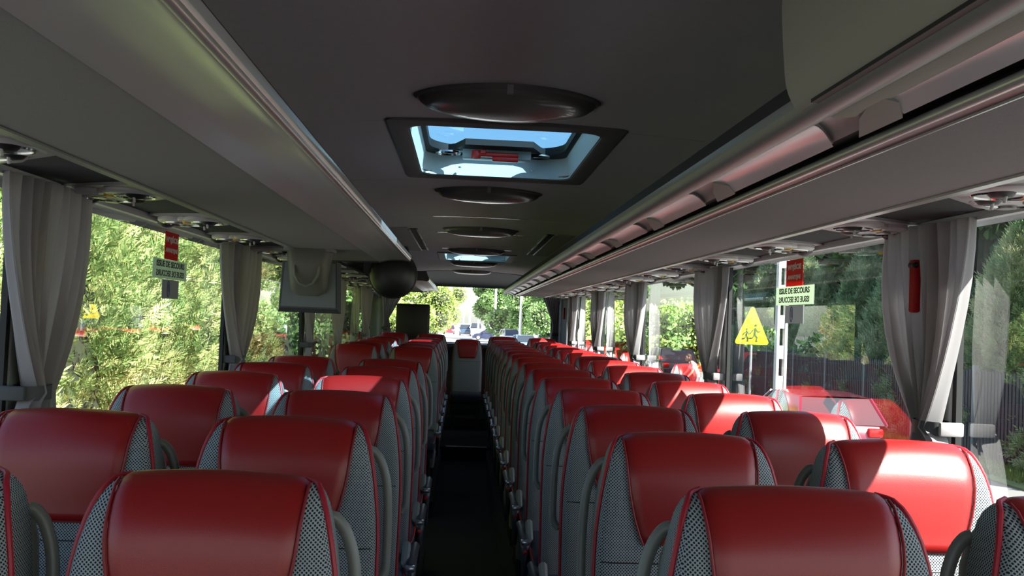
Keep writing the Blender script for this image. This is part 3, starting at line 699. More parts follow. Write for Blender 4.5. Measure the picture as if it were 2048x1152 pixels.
# ------------------------------------------------------------------ hanging monitor, dome, dark panel, hammers
t = thing('hanging_monitor', 'grey monitor hanging below the left luggage rack, seen from behind', 'monitor', (-.69, 4.42, 1.6))
def tz(z, y): return y
mb = MB(); f0 = [(-.128, -.085), (.128, -.085), (.118, .125), (-.118, .125)]
rows = [[(a*1.0, -.02+(.0), b) for a, b in f0], [(a*1.08, .025, b-.004) for a, b in [(-.13, -.10), (.13, -.10), (.122, .128), (-.122, .128)]], [(a*1.04, .045, b) for a, b in f0]]
mb.grid(rows, True, True); mb.build('monitor_case', M['header'], t, ang=20)
mb = MB(); mb.add([(-.122, -.024, -.078), (.122, -.024, -.078), (.112, -.024, .12), (-.112, -.024, .12), (-.122, -.015, -.078), (.122, -.015, -.078), (.112, -.015, .12), (-.112, -.015, .12)], [(0, 1, 2, 3), (0, 4, 5, 1), (1, 5, 6, 2), (2, 6, 7, 3), (3, 7, 4, 0)])
mb.build('back_plate', mat('pale_monitor_plastic', (.12, .145, .14), .5), t, False)
mb = MB(); rows = []
for q, zz in ((0, .185), (.15, .16), (.3, .12), (.55, .07), (.75, .02), (.9, -.01), (1.0, -.028)):
    hw = .103-.028*q-(.03 if q > .95 else 0); dp = (.085+.015*math.sin(q*PI))*(1-.75*max(0, q-.5)*1.6)
    rows.append([(hw*(abs(math.cos(a))**.4)*(1 if math.cos(a) > 0 else -1), -.02-dp*(abs(math.sin(a))**.6), zz) for a in [PI*k/20 for k in range(21)]])
mb.grid(rows); n = len(rows); mb.add(rows[-1], [tuple(range(21))]); hb = mb.build('rear_housing', mat('olive_grey_plastic', (.11, .115, .09), .5), t, ang=60)
mb = MB(); mb.tube([(-.055, -.118, .10), (-.05, -.122, .06), (-.03, -.12, .025), (0, -.116, .012), (.03, -.12, .025), (.05, -.122, .06), (.055, -.118, .10)], .006, 8); mb.build('moulded_rib', mat('olive_rib_plastic', (.14, .145, .11), .5), hb)
mb = MB(); mb.rbox(-.11, .11, -.1, .03, .165, .195, .01, 2); mb.build('ceiling_mount', M['shell'], t)

t = thing('black_dome', 'black round dome hanging under the end of the left luggage rack', 'dome', (-.385, 5.29, 1.72))
mb = MB(); mb.lathe([(.001, -.075), (.04, -.072), (.08, -.06), (.108, -.04), (.122, -.015), (.127, .01), (.127, .04), (.001, .042)], (0, 0, 0), 'Y', 40); mb.build('dome_shell', M['dark'], t, ang=50)
mb = MB(); mb.lathe([(.127, .0), (.131, .004), (.131, .03), (.127, .034)], (0, 0, 0), 'Y', 40); mb.build('dome_rim', M['rubber'], t)
mb = MB(); mb.box(-.03, .03, -.02, .02, .1, .16); mb.box(-.16, -.05, .0, .04, -.0, .12); mb.build('mount', M['rubber'], t, False)
mb = MB(); mb.rbox(-.22, .22, -.03, .03, 0, .50, .03, 3)
o = mb.build('dark_screen', M['dark'], None); o.location = (-.65, 12.86, 1.16); tag(o, 'black rounded square screen standing against the rear window, left side', 'screen')

def hammer(x, y, z, s, label):
    t = thing('emergency_hammer', label, 'emergency hammer', (x, y, z), 0, 'emergency hammers on the right pillars')
    mb = MB(); mb.rbox(-s*.03-.012, -s*.03+.012, -.014, .014, -.085, .06, .006, 2); mb.build('holder', M['redst'], t)
    mb = MB(); mb.tube([(-s*.036, 0, -.08), (-s*.036, 0, .03)], .007, 8); mb.build('hammer_handle', M['redst'], t)
    mb = MB(); mb.tube([(-s*.036, -.02, .045), (-s*.036, .02, .045)], [.004, .004], 8); mb.tube([(-s*.036, -.014, .045), (-s*.036, .014, .045)], .009, 8); mb.build('hammer_head', M['dark'], t)
hammer(WR-.03, 2.625, 1.65, 1, 'red emergency hammer holder showing between folds of the nearest right curtain')
hammer(WR+.012, 12.3, 1.62, 1, 'small red emergency hammer on the right wall near the rear')

# ------------------------------------------------------------------ window stickers
def stickers(x, s, y, z, side):
    # the writing faces the inside of the coach
    rot = (PI/2, 0, -PI/2*s)
    def pane(name, label, w, h, yc, zc, m, group=None):
        t = thing(name, label, 'sticker', (x, yc, zc)); mb = MB(); mb.box(-.0008, .0008, -w/2, w/2, -h/2, h/2); mb.build('sticker_film', m, t, False); return t
    xi = -s*.0012
    t = pane('exit_sticker', 'red emergency exit sticker with white capitals high on the %s window' % side, .19 if s > 0 else .17, .105, y, z, M['redst'])
    text('WYJŚCIE', .026, (xi, 0, .022), rot, M['white'], t, bold=.0015, depth=.0003, sx=1.5); text('AWARYJNE', .021, (xi, 0, -.018), rot, M['white'], t, bold=.0012, depth=.0003, sx=1.38)
    t = pane('exit_strip', 'pale strip with ISSUE DE SECOURS twice, under the red sticker on the %s window' % side, .43, .074, y+.0, z-.0905, M['palegreen'])
    text('ISSUE DE SECOURS', .031, (xi, 0, .018), rot, M['ink'], t, bold=.001, depth=.0003, sx=1.36); text('ISSUE DE SECOURS', .031, (xi, 0, -.017), rot, M['ink'], t, mirror=True, bold=.0008, depth=.0003, sx=1.36)
    t = pane('notice_sticker', 'small grey notice sticker under the pale exit strip on the %s window' % side, .21, .072, y-.01*s, z-.165, M['greyst'])
    mb = MB(); mb.tube([(xi, (-.03 if s < 0 else .03)+.014*math.cos(a), .03*math.sin(a)) for a in [2*PI*k/20 for k in range(20)]], .0016, 6, closed=True)
    mb.tube([(xi, (-.03 if s < 0 else .03), -.012), (xi, (-.03 if s < 0 else .03), .018)], .0018, 6); mb.build('printed_mark', M['blueink'], t)
stickers(WR+.006, 1, 3.80, 1.732, 'right'); stickers(WL-.006, -1, 3.80, 1.73, 'left')

# ------------------------------------------------------------------ outside
GZ = -1.2
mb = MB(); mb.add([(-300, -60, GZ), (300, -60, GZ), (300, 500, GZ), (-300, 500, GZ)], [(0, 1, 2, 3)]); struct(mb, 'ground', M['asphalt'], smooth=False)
mb = MB(); mb.box(-9, 9.5, 55, 400, GZ-.02, GZ+.004); struct(mb, 'trim_61', mat('sun_glare_road', (.42, .41, .40), .8, var=.1, vscale=.4), smooth=False)  # sun glare on the far road is put into its paler colour
M['grass'] = leafmat('verge_grass', [(.05, .09, .02), (.12, .2, .04), (.28, .33, .10)])
M['grassbase'] = mat('verge_soil', (.13, .18, .06), .95, var=.3, vscale=3)
mb = MB(); mb.box(10.2, 40, 8, 60, GZ-.02, GZ+.03); struct(mb, 'trim_60', M['grassbase'], smooth=False)
def blades(name, n, f, h, m, label, seed):
    rn = np.random.default_rng(seed); p = f(rn, n); a = rn.uniform(0, 2*PI, n); hh = h*rn.uniform(.5, 1.2, n); w = .02
    V = np.zeros((n, 3, 3)); V[:, 0] = p-np.c_[np.cos(a)*w, np.sin(a)*w, np.zeros(n)]; V[:, 1] = p+np.c_[np.cos(a)*w, np.sin(a)*w, np.zeros(n)]; V[:, 2] = p+np.c_[rn.normal(0, .03, n), rn.normal(0, .03, n), hh]
    o = npmesh(name, V.reshape(-1, 3), 3, m); return tag(o, label, 'grass', kind='stuff')
def npmesh(name, V, k, m, parent=None):
    nf = len(V)//k; me = bpy.data.meshes.new(name); me.vertices.add(len(V)); me.vertices.foreach_set('co', V.astype(np.float32).ravel())
    me.loops.add(nf*k); me.loops.foreach_set('vertex_index', np.arange(nf*k, dtype=np.int32))
    me.polygons.add(nf); me.polygons.foreach_set('loop_start', np.arange(0, nf*k, k, dtype=np.int32))
    try: me.polygons.foreach_set('loop_total', np.full(nf, k, dtype=np.int32))
    except Exception: pass
    me.update(calc_edges=True); me.validate(); me.materials.append(m)
    o = bpy.data.objects.new(name, me); C.objects.link(o)
    if parent: o.parent = parent
    return o
blades('verge_grass', 14000, lambda r, n: np.c_[r.uniform(10.5, 11.9, n), r.uniform(13, 40, n), np.full(n, GZ+.03)], .14, M['grass'], 'strip of short grass at the foot of the dark picket fence', 5)

def sprays(name, P, D, size, m, parent, seed, nleaf=9, wid=.075):
    """flat fern-like sprays of narrow leaves at points P growing along D"""
    r = np.random.default_rng(seed); n = len(P)
    D = D/np.linalg.norm(D, axis=1, keepdims=True)
    S = np.cross(D, r.normal(size=(n, 3))); S /= np.linalg.norm(S, axis=1, keepdims=True); N = np.cross(D, S)
    L = size*r.uniform(.6, 1.3, n)[:, None]
    out = []
    for j in range(nleaf):
        t = j/(nleaf-1); sd = 1 if j % 2 else -1
        a = (0 if j == nleaf-1 else sd*R(48-20*t))
        base = P+D*L*(.05+.62*t); ll = L*(.5-.28*t if j < nleaf-1 else .38)
        dr = D*math.cos(a)+S*math.sin(a)+N*r.normal(0, .18, n)[:, None]; sw = (-D*math.sin(a)+S*math.cos(a))*ll*wid*(1.6 if j < nleaf-1 else 1.2)
        q = np.stack([base, base+dr*ll*.55+sw, base+dr*ll, base+dr*ll*.55-sw], 1); out.append(q)
    V = np.stack(out, 1).reshape(-1, 3)
    return npmesh(name, V, 4, m, parent)
def trunk(name, x0, y0, z0, h, r, parent, seed=0, m='bark', lean=0):
    rn = random.Random(seed); pts = []; k = 10
    for i in range(k+1): pts.append((x0+lean*i/k+rn.uniform(-.03, .03)*h*.1, y0+rn.uniform(-.03, .03)*h*.1, z0+h*i/k))
    mb = MB(); mb.tube(pts, [r*(1-.75*i/k)+.005 for i in range(k+1)], 9); return mb.build(name, M[m], parent)
def conifer(x, y, h, rad, n, size, m, label, group, seed, nm='conifer_tree', shape=.75, power=1.0):
    t = thing(nm, label, 'tree', (x, y, GZ), 0, group); r = np.random.default_rng(seed)
    zz = r.uniform(.01, 1, n)**1.0; a = r.uniform(0, 2*PI, n); lump = 1+.22*np.sin(a*5+zz*17+seed)+.12*np.sin(a*11-zz*31)
    rr = rad*np.minimum(1, (1-zz)*1.15)**shape*lump*(.72+.28*r.random(n)**.4)
    P = np.c_[rr*np.cos(a), rr*np.sin(a), zz*h]
    D = np.c_[np.cos(a), np.sin(a), .75+.9*zz]+r.normal(0, .35, (n, 3))
    sprays('foliage', P, D, size, m, t, seed)
    trunk('trunk', 0, 0, 0, h*.9, max(.05, rad*.09), t, seed)
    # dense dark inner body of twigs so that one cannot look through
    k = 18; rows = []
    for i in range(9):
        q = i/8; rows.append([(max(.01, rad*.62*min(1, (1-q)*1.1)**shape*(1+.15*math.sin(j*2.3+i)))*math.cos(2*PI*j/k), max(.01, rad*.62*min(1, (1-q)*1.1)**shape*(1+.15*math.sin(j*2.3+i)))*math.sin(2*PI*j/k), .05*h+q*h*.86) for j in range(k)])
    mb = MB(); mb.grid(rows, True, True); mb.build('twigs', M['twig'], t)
    return t
def broadleaf(x, y, h, rad, n, size, m, label, group, seed, nm='leafy_tree', zc=.62, cl=9, trunkm='bark', cat='tree', low=.2):
    t = thing(nm, label, cat, (x, y, GZ), 0, group); r = np.random.default_rng(seed)
    c = np.c_[r.normal(0, rad*.42, cl), r.normal(0, rad*.42, cl), r.uniform(low*h+rad*.2, h-rad*.42, cl)]; cr = rad*r.uniform(.38, .62, cl)
    i = r.integers(0, cl, n); u = r.normal(size=(n, 3)); u /= np.linalg.norm(u, axis=1, keepdims=True)
    P = c[i]+u*cr[i][:, None]*(.8+.25*r.random((n, 1))); D = u+r.normal(0, .6, (n, 3))
    S = np.cross(D, r.normal(size=(n, 3))); S /= np.linalg.norm(S, axis=1, keepdims=True); D /= np.linalg.norm(D, axis=1, keepdims=True)
    L = size*r.uniform(.6, 1.4, (n, 1))
    V = np.stack([P, P+D*L*.5+S*L*.38, P+D*L, P+D*L*.5-S*L*.38], 1).reshape(-1, 3)
    V[:, 2] = np.maximum(V[:, 2], .02)
    npmesh('foliage', V, 4, m, t); trunk('trunk', 0, 0, 0, h*.75, max(.05, rad*.07), t, seed, trunkm)
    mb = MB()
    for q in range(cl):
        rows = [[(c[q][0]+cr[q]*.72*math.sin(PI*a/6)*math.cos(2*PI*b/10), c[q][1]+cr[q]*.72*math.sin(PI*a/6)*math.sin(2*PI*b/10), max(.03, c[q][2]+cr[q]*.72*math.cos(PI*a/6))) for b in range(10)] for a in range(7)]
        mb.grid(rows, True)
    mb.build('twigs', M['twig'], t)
    return t
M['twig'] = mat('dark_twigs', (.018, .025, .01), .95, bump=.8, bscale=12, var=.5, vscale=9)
M['thuja'] = leafmat('yellow_green_thuja', [(.05, .11, .03), (.16, .27, .08), (.36, .46, .17), (.66, .64, .30), (.80, .66, .36)])
M['thujab'] = leafmat('browning_thuja', [(.04, .08, .025), (.12, .20, .06), (.24, .30, .10), (.42, .34, .16), (.50, .32, .16)])
M['conif'] = leafmat('blue_green_conifer', [(.05, .10, .05), (.14, .23, .12), (.30, .40, .23), (.52, .58, .40)])
M['conifr'] = leafmat('warm_conifer', [(.07, .13, .05), (.18, .27, .11), (.36, .44, .20), (.55, .50, .30)])
M['leafdark'] = leafmat('dark_leaves', [(.012, .04, .012), (.035, .09, .02), (.08, .17, .04)])
M['leafmid'] = leafmat('mid_leaves', [(.08, .16, .05), (.20, .34, .11), (.42, .56, .24)])
M['leafpale'] = leafmat('pale_leaves', [(.14, .22, .05), (.32, .42, .11), (.55, .62, .22)])

# close thuja hedge outside the left windows
g = 'thuja hedge close outside the left windows'
for i, (x, y, h, rad, m, lab) in enumerate([
    (-3.6, 5.4, 6.2, 1.15, 'thuja', 'yellow green thuja at the far left edge, left of the large curtain'),
    (-3.5, 7.6, 6.6, 1.2, 'thuja', 'sunlit yellow green thuja just right of the large left curtain'),
    (-3.6, 9.8, 6.6, 1.2, 'thuja', 'sunlit yellow green thuja behind the left exit stickers'),
    (-3.6, 12.0, 6.2, 1.2, 'thujab', 'browning thuja right of the left exit stickers'),
    (-3.8, 14.1, 4.6, 1.1, 'thujab', 'browning thuja beside the second left curtain')]):
    conifer(x, y, h, rad, 26000, .15, M[m], lab, g, 40+i, 'thuja_tree', .33)
g = 'leafy shrubs outside the left windows further back'
for i, (x, y, h, rad) in enumerate([(-4.3, 17.6, 2.2, .95), (-4.4, 20.6, 2.5, 1.1), (-4.4, 24.5, 2.9, 1.2), (-4.6, 29.0, 3.3, 1.5), (-5.0, 36.0, 3.8, 1.7)]):
    broadleaf(x, y, h, rad, 5000, .13, M['leafdark' if i < 2 else 'leafmid'], ['low dark shrub seen between the second left curtain and the monitor', 'dark shrub under the hanging monitor', 'green shrub seen below the hanging monitor', 'green shrub outside the left rear windows', 'farthest green shrub outside the left rear windows'][i], g, 60+i, 'leafy_shrub', cat='shrub', low=.0)

# picket fence on the right
def fence(y0, y1, label, n):
    x = 11.6; t = thing('picket_fence', label, 'fence', (x, y0, GZ), 0, 'fence panels outside the right windows'); L = y1-y0
    mb = MB(); k = int(L/.135)
    for i in range(k):
        y = .07+i*.135; h = 2.02+.02*math.sin(i*1.7)
        mb.prism([(y-.045, .06), (y+.045, .06), (y+.045, h-.07), (y, h), (y-.045, h-.07)], -.012, .012, 'X')
    mb.build('pickets', M['fence'], t, False)
    for z in (.35, 1.65):
        mb = MB(); mb.box(.012, .06, 0, L, z-.05, z+.05); mb.build('rail', M['fence'], t, False)
    mb = MB(); mb.box(-.05, .05, -.05, .05, 0, 2.1); mb.build('post', M['fencepost'], t, False)
for i in range(11):
    fence(12.5+3*i, 15.5+3*i, '%s panel of dark pickets from the camera, outside the right windows' % rank(i), i)
g = 'conifers behind the picket fence'
cs = [(12.9, 16.2, 3.9, 1.2, 'conifr'), (12.9, 19.0, 5.1, 1.25, 'conifr'), (13.2, 22.4, 5.3, 1.4, 'conifr'), (12.9, 25.8, 5.2, 1.25, 'conif'), (13.1, 28.6, 4.9, 1.3, 'conif'), (13.2, 31.4, 5.2, 1.4, 'conif'), (13.2, 34.6, 5.0, 1.4, 'conif'), (13.4, 38.0, 5.6, 1.6, 'conif'), (13.4, 42.0, 5.6, 1.7, 'conif')]
for i, (x, y, h, rad, m) in enumerate(cs):
    conifer(x, y, h, rad, 11000, .30, M[m], '%s pointed conifer from the camera behind the picket fence' % rank(i), g, 80+i, shape=.6)
g = 'tall dark trees behind the conifers'
for i, (x, y, h, rad) in enumerate([(17.5, 15, 9, 3.2), (18, 21, 10, 3.4), (18, 27, 10, 3.6), (17.5, 33, 10, 3.4), (17, 39, 10, 3.3), (16.5, 45, 9, 3.2), (17, 51, 9.5, 3.2)]):
    broadleaf(x, y, h, rad, 12000, .32, M['leafdark'], '%s tall dark tree from the camera beyond the fence and conifers' % rank(i), g, 100+i, cl=14, low=.02)
broadleaf(13.2, 60, 4.1, 2.0, 7000, .26, M['leafpale'], 'sunlit round bush seen between the second and third right curtains', None, 120, 'round_bush', cat='bush', low=.0)
broadleaf(10.6, 62, 3.9, 1.9, 6000, .26, M['leafmid'], 'green bush left of the sunlit round bush, mostly behind a right curtain', None, 121, 'round_bush', cat='bush', low=.0)
broadleaf(16.2, 66, 9.5, 2.2, 5000, .36, M['leafdark'], 'tree crown touching the window top above the sunlit round bush', None, 122, low=.6)

# trees along the road seen through the rear window
g = 'trees left of the road behind the coach'
for i, (x, y, h, rad) in enumerate([(-7.2, 48, 6.6, 2.3), (-8.0, 60, 7.6, 2.6), (-7.4, 76, 7.4, 2.4), (-6.6, 95, 7.6, 2.3), (-3.6, 128, 8.0, 3.0), (-4.6, 170, 9.0, 3.2)]):
    broadleaf(x, y, h, rad, 14000, .24, M['leafpale'], '%s pale leafy tree left of the road behind the coach' % rank(i), g, 130+i, cl=14, low=.12)
g = 'trees right of the road behind the coach'
for i, (x, y, h, rad) in enumerate([(13.6, 92, 7.6, 2.3), (9.6, 100, 8.0, 2.6), (6.6, 112, 8.4, 2.6), (4.3, 126, 8.8, 2.3), (8.4, 130, 9, 3)]):
    broadleaf(x, y, h, rad, 14000, .28, M['leafmid'], '%s green tree right of the road behind the coach' % rank(i), g, 140+i, cl=14, low=.16)

# poles
t = thing('utility_pole', 'pale concrete pole with slots, outside the right window by the exit stickers', 'pole', (8.62, 26, GZ))
mb = MB(); w = .15
for dx in (-.11, .11): mb.rbox(dx-.04, dx+.04, -.1, .1, 0, 7.5, .01, 1)
for i in range(9): z = .3+i*.82; mb.box(-.075, .075, -.08, .08, z, z+.36)
mb.build('pole_body', M['concrete'], t, False)
mb = MB(); mb.rbox(-.18, .18, -.16, .16, 0, .3, .02, 2); mb.build('base', M['concrete'], t)
t = thing('school_sign', 'yellow triangular sign with two running children on a thin pole', 'road sign', (8.42, 28, GZ))
mb = MB(); mb.tube([(0, .03, 0), (0, .03, 3.35)], .035, 10); mb.build('pole', M['metal'], t)
def tri(s, z0=2.28): return [(-.5*s, z0), (.5*s, z0), (0, z0+.98*s)]
mb = MB(); pr = []
for (cx_, cz_), a0 in (((-.42, 2.34), 150), ((.42, 2.34), -90), ((0, 3.28), 30)):
    st = {150: 150, -90: -90, 30: 30}[a0]
    for k in range(5): a = R(st+k*30); pr.append((cx_+.07*math.cos(a), cz_+.07*math.sin(a)))
mb.prism(pr, -.012, .012); sp_ = mb.build('sign_plate', M['signy'], t, False)
mb = MB()
def limb(p, r=.016): mb.tube([(a, -.018, b) for a, b in p], r, 6)
for ox, sc in ((-.17, .8), (.08, 1.05)):
    z = 2.38; f = lambda a, b: (ox+a*sc, z+b*sc)
    mb.lathe([(.001, -.016), (.033*sc, -.014), (.033*sc, -.02), (.001, -.024)], (f(.02, .42)[0], 0, f(0, .42)[1]), 'Y', 12)
    limb([f(.02, .36), f(0, .18)], .026*sc); limb([f(0, .18), f(.07, .09), f(.04, 0), f(.09, 0)], .017); limb([f(0, .18), f(-.06, .08), f(-.15, .07)], .017); limb([f(.02, .33), f(.1, .24), f(.16, .28)], .013); limb([f(.01, .33), f(-.08, .27), f(-.12, .2)], .013)
mb.build('running_figures', M['ink'], sp_)
# lamp posts and poles behind
g = 'poles along the road behind the coach'
for x, y, h, lab in ((5.95, 100, 7.2, 'thick pale pole in front of the rear right trees'), (3.9, 118, 9, 'tall pale pole in the middle of the rear right trees'), (2.3, 140, 9, 'thin pale pole left of the rear right trees'), (1.2, 165, 9, 'thin far pole near the middle of the rear window'), (0.2, 190, 9, 'farthest thin pole over the road')):
    t = thing('street_pole', lab, 'pole', (x, y, GZ), 0, g); mb = MB(); mb.tube([(0, 0, 0), (0, 0, h)], [.17, .12], 10); mb.build('pole', M['concrete'], t)
    mb = MB(); mb.tube([(0, 0, h-.1), (-.3, 0, h+.15), (-1.1, 0, h+.25)], .05, 8); mb.rbox(-1.5, -1.0, -.1, .1, h+.2, h+.3, .03, 2); mb.build('lamp_arm', M['metal'], t)
t = thing('round_sign', 'round pale road sign on a pole near the middle of the rear window', 'road sign', (2.55, 130, GZ))
mb = MB(); mb.tube([(0, 0, 0), (0, 0, 3.6)], .05, 8); mb.build('pole', M['metal'], t); mb = MB(); mb.lathe([(.001, -.08), (.55, -.08), (.55, -.05), (.001, -.05)], (0, 0, 3.3), 'Y', 28); mb.build('sign_plate', M['white'], t)

# cars
CM = {}
def car(x, y, rz, col, label, kind='hatch', group=None):
    key = 'car_paint_%.2f_%.2f_%.2f' % col
    if key not in CM: CM[key] = mat(key, col, .22, coat=.8, spec=.5)
    pm = CM[key]; t = thing('parked_car', label, 'car', (x, y, GZ), rz, group)
    # long axis = local x, nose at +x; half length 2.1
    H = dict(hatch=1.46, suv=1.7, van=2.0)[kind]; k = H/1.46
    low = [(-2.08, .30), (-2.12, .55), (-2.05, .82), (-1.95, .93), (-1.0, .95), (.75, .93), (1.5, .84), (1.95, .70), (2.1, .55), (2.1, .28), (1.6, .2), (-1.6, .2)]
    mb = MB(); secs = []
    n = len(low); W = .87
    for u, sc, up in ((-1, .90, -.03), (-.93, 1.0, 0), (-.5, 1.0, .012), (0, 1.0, .02), (.5, 1.0, .012), (.93, 1.0, 0), (1, .90, -.03)):
        secs.append([(px*(sc if abs(px) > 1.8 else 1)*(.985 if abs(u) == 1 else 1), u*W, pz+(up if pz > .5 else 0)) for px, pz in low])
    for s_ in secs:
        for i_, p_ in enumerate(s_):
            s_[i_] = (p_[0], p_[1]*(1-.14*max(0, (abs(p_[0])-1.5)/.6)), p_[2]*(k if p_[2] > .5 else 1))
    mb.grid(secs, True, True); mb.build('body', pm, t, ang=35)
    zb, zt = .93*k, H
    if kind == 'van': cab = [(-2.0, zb), (-1.95, zt-.03), (.6, zt), (1.35, zb)]
    else: cab = [(-1.98, zb), (-1.55, zt-.05), (-.4, zt), (.25, zt-.05), (1.1, zb)]
    mb = MB(); mb.grid([[(a, u*(.82 if b > zb+.1 else .86)*(.86 if b > zb+.1 else 1), b) for a, b in cab] for u in (-1, -.5, 0, .5, 1)], False)
    for u in (-1, 1): mb.add([(a, u*(.82*.86 if b > zb+.1 else .86), b) for a, b in cab], [tuple(range(len(cab)))])
    mb.build('windows', M['carwin'], t, ang=20)
    tp = [(a, b) for a, b in cab if b > zb+.1]; mb = MB()
    mb.grid([[(a, u*.71, b+.012+(.02 if abs(u) < 1 else 0)) for a, b in tp] for u in (-1, -.6, 0, .6, 1)]+[[(a, .71, b-.03) for a, b in tp]]); mb.grid([[(a, -.71, b-.03) for a, b in tp], [(a, -.71, b+.012) for a, b in tp]])
    for u in (-1, 1):
        for (a, b), (c_, d_) in ((cab[0], cab[1]), (cab[-1], cab[-2])): mb.tube([(a, u*.865, b), (c_, u*.712, d_)], .032, 6)
        mb.tube([(-.35, u*.87, zb), (-.42, u*.715, zt-.02)], .035, 6)
    mb.build('roof', pm, t)
    for wx in (-1.3, 1.32):
        for wy in (-.80, .80):
            mb = MB(); mb.lathe([(.001, -.09), (.2, -.10), (.30, -.10), (.325, -.07), (.325, .07), (.30, .10), (.2, .10), (.001, .09)], (wx, wy, .325), 'Y', 24); wh = mb.build('wheel', M['tyre'], t)
            mb = MB(); q = .105 if wy > 0 else -.105; mb.lathe([(.001, q), (.19, q), (.2, q*.9), (.001, q*.85)], (wx, wy, .325), 'Y', 16); mb.build('rim', M['metal'], wh)
    for u in (-1, 1):
        mb = MB(); mb.rbox(-2.13, -1.86, u*.60-.14, u*.60+.14, .72*k, .88*k, .03, 2); mb.build('tail_lamp', M['tail'], t)
        mb = MB(); mb.rbox(1.80, 2.04, u*.6-.15, u*.6+.15, .58, .72, .03, 2); mb.build('headlamp', M['lamp'], t)
        mb = MB(); mb.rbox(.62, .80, u*.95-.08, u*.95+.08, .92*k, 1.05*k, .03, 2); mb.build('wing_mirror', pm, t)
    mb = MB(); mb.box(-2.14, -2.10, -.26, .26, .42, .53); mb.build('number_plate', M['white'], t, False)
    return t
# nose points away from the coach when rz = 90 degrees
car(7.45, 20.6, R(90), (.10, .012, .03), 'dark red car outside the right window, its tail lamp by the nearest curtain')
car(9.9, 46, R(90), (.012, .012, .016), 'black car seen under the sunlit bush in the right window', 'suv')
car(-3.6, 62, R(-90), (.75, .76, .78), 'white car at the left of the road in the rear window', 'hatch')
car(-4.6, 86, R(-90), (.75, .76, .78), 'white van further up on the left of the road', 'van')
car(3.4, 124, R(180), (.02, .022, .05), 'dark blue car standing across the road in the rear window')
car(5.2, 104, R(-80), (.75, .76, .8), 'white car at the right, in front of the dark car across the road', 'suv')
car(5.3, 82, R(-85), (.10, .20, .36), 'blue car nearest the coach on the right of the road')
car(6.0, 70, R(-85), (.55, .62, .70), 'pale silver car in the right corner of the rear window')
car(2.1, 150, R(-90), (.72, .73, .76), 'white van up the road above the dark crossing car', 'van')
car(.5, 152, R(-90), (.03, .05, .08), 'dark car up the road left of the white van', 'suv')
car(-2.1, 160, R(-90), (.30, .02, .03), 'small red car far up the road')
car(-7.5, 17.5, R(90), (.7, .7, .72), 'white car glimpsed beyond the low shrubs left of the monitor', 'suv')

# ------------------------------------------------------------------ person bending by the cars
def chain(mb_pts, edges, radii, name, m, parent, sub=2):
    me = bpy.data.meshes.new(name); me.from_pydata(mb_pts, edges, []); o = bpy.data.objects.new(name, me); C.objects.link(o)
    sk = o.modifiers.new('Skin', 'SKIN'); sk.use_smooth_shade = True
    for v, r_ in zip(me.skin_vertices[0].data, radii): v.radius = (r_ if isinstance(r_, tuple) else (r_, r_))
    me.skin_vertices[0].data[0].use_root = True
    ss = o.modifiers.new('Subdivision', 'SUBSURF'); ss.levels = sub; ss.render_levels = sub
    me.materials.append(m); o.parent = parent; return o
t = thing('person', 'person in a pale shirt and dark trousers bending forward beside the parked cars', 'person', (8.05, 33, GZ), R(0))
# faces -x, leaning forward, both arms reaching down
P_ = [(.06, 0, .98), (.0, 0, 1.14), (-.10, 0, 1.34), (-.17, 0, 1.47), (-.22, 0, 1.56),      # pelvis .. neck
      (-.13, -.19, 1.42), (-.22, -.24, 1.16), (-.38, -.20, .98),                         # near arm
      (-.13, .19, 1.42), (-.26, .24, 1.18), (-.44, .18, 1.02),                            # far arm
      (.05, -.10, .92), (-.02, -.12, .52), (.10, -.12, .09), (-.10, -.13, .04),            # near leg
      (.05, .10, .92), (-.08, .12, .50), (.0, .12, .09), (-.20, .13, .04)]
E_ = [(0, 1), (1, 2), (2, 3), (3, 4), (3, 5), (5, 6), (6, 7), (3, 8), (8, 9), (9, 10), (0, 11), (11, 12), (12, 13), (13, 14), (0, 15), (15, 16), (16, 17), (17, 18)]
rad_ = [(.15, .12), (.14, .11), (.16, .12), (.12, .09), .052, .062, .045, .030, .062, .045, .030, .09, .058, .042, .035, .09, .058, .042, .035]
body = chain(P_, E_, rad_, 'body', M['skin'], t)
rs = [(a[0]*1.08, a[1]*1.08) if isinstance(a, tuple) else a*1.18 for a in rad_]
chain([P_[0], P_[1], P_[2], P_[3], P_[5], tuple((Vector(P_[5])*.35+Vector(P_[6])*.65)), P_[8], tuple((Vector(P_[8])*.35+Vector(P_[9])*.65))], [(0, 1), (1, 2), (2, 3), (3, 4), (4, 5), (3, 6), (6, 7)], [rs[0], rs[1], rs[2], rs[3], .078, .066, .078, .066], 'shirt', M['shirt'], t)
chain([(.06, 0, .96), P_[11], P_[12], P_[13], P_[15], P_[16], P_[17]], [(0, 1), (1, 2), (2, 3), (0, 4), (4, 5), (5, 6)], [(.155, .125), .105, .073, .058, .105, .073, .058], 'trousers', M['trousers'], t)
mb = MB(); hc = Vector((-.30, 0, 1.655)); rows = []
for i in range(13):
    a = PI*i/12; zz = .125*math.cos(a); rr_ = math.sin(a)
    rows.append([(hc.x+.095*rr_*math.cos(b)*(1.05 if math.cos(b) < 0 else 1)-.03*(zz < 0)*abs(zz)/.1, .075*rr_*math.sin(b)*(1-.25*(zz < -.04)), hc.z+zz) for b in [2*PI*k/20 for k in range(20)]])
mb.grid(rows, True, True); mb.lathe([(.001, -.12), (.014, -.105), (.018, -.09), (.001, -.08)], (hc.x, 0, hc.z-.02), 'X', 10)
for s_ in (-1, 1): mb.lathe([(.001, .075*s_), (.022, .078*s_), (.018, .09*s_), (.001, .09*s_)], (hc.x+.01, 0, hc.z), 'Y', 10)
hd_ = mb.build('head', M['skin'], t)
mb = MB()
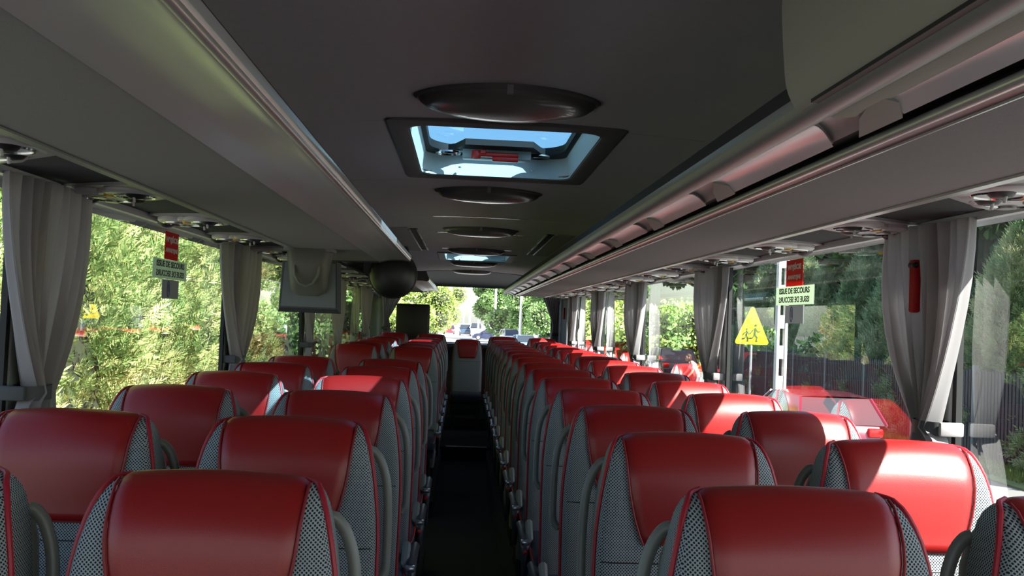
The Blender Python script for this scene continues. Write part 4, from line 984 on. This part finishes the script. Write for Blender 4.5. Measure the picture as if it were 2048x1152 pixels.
for s_ in (-1, 1): mb.lathe([(.001, -.104), (.011, -.10), (.011, -.092), (.001, -.09)], (hc.x, .03*s_, hc.z+.01), 'X', 8)
mb.build('eyes', M['dark'], hd_); mb = MB(); mb.rbox(hc.x-.112, hc.x-.095, -.022, .022, hc.z-.065, hc.z-.055, .003, 1); mb.build('mouth', mat('lips', (.4, .12, .1), .5), hd_)
mb = MB(); rows = []
for i in range(8):
    a = PI*.56*i/7; rows.append([(hc.x+.012+.106*math.sin(a)*math.cos(b)*(1 if math.cos(b) > 0 or a < 1.1 else .75), .086*math.sin(a)*math.sin(b), hc.z+.012+.132*math.cos(a)-(.06 if math.cos(b) > 0 and i == 7 else 0)) for b in [2*PI*k/20 for k in range(20)]])
mb.grid(rows, True); mb.build('hair', M['hair'], t)
for w_, dr in (((-.38, -.20, .98), -1), ((-.44, .18, 1.02), 1)):
    w_ = Vector(w_); dv = Vector((-.75, 0, -.66)); sv = Vector((0, 1, 0)); nv = dv.cross(sv)
    mb = MB(); mb.tube([w_, w_+dv*.04, w_+dv*.095], [.022, .036, .036], 10, r2=.016)
    for i in range(4): b = w_+dv*.09+sv*(-.030+.02*i); l = (.06, .072, .068, .052)[i]; mb.tube([b, b+dv*l*.5, b+dv*l*.8+nv*.012, b+dv*l+nv*.026], [.009, .0088, .008, .006], 7)
    b = w_+dv*.03+sv*(-.03*dr); mb.tube([b, b+dv*.03-sv*dr*.025, b+dv*.06-sv*dr*.03], [.011, .01, .007], 7); mb.build('hand', M['skin'], t)
for sx_, sy_ in ((-.02, -.125), (-.12, .125)):
    mb = MB(); mb.rbox(sx_-.12, sx_+.15, sy_-.05, sy_+.05, 0, .09, .03, 3); mb.build('shoe', M['dark'], t)

# ------------------------------------------------------------------ light
w = bpy.data.worlds.new('world'); bpy.context.scene.world = w; w.use_nodes = True; nt = w.node_tree
bg = nt.nodes['Background']; sk = nt.nodes.new('ShaderNodeTexSky'); sk.sky_type = 'NISHITA'; sk.sun_disc = False
sundir = Vector((.72, -.58, 1.0)).normalized()     # towards the sun: high, right of the coach and slightly behind the camera
sk.sun_elevation = math.asin(sundir.z); sk.sun_rotation = math.atan2(sundir.x, sundir.y); sk.air_density = 1.0; sk.dust_density = 1.5; sk.ozone_density = 1.0
nt.links.new(sk.outputs[0], bg.inputs[0]); bg.inputs[1].default_value = .25
sun = bpy.data.lights.new('sun', 'SUN'); sun.energy = 17.0; sun.angle = R(.53); sun.color = (1.0, .96, .90)
so = bpy.data.objects.new('sun', sun); C.objects.link(so); so.rotation_euler = (-sundir).to_track_quat('-Z', 'Y').to_euler(); so.location = (8, -4, 12)

sc = bpy.context.scene
sc.view_settings.view_transform = 'Standard'; sc.view_settings.look = 'None'; sc.view_settings.gamma = 1; sc.view_settings.use_curve_mapping = False
sc.view_settings.exposure = .95
cy = sc.cycles; cy.max_bounces = 10; cy.diffuse_bounces = 5; cy.glossy_bounces = 5; cy.transmission_bounces = 6; cy.transparent_max_bounces = 16
cy.caustics_reflective = False; cy.caustics_refractive = False; cy.sample_clamp_indirect = 6; cy.use_denoising = True
try: cy.denoiser = 'OPENIMAGEDENOISE'
except Exception: pass
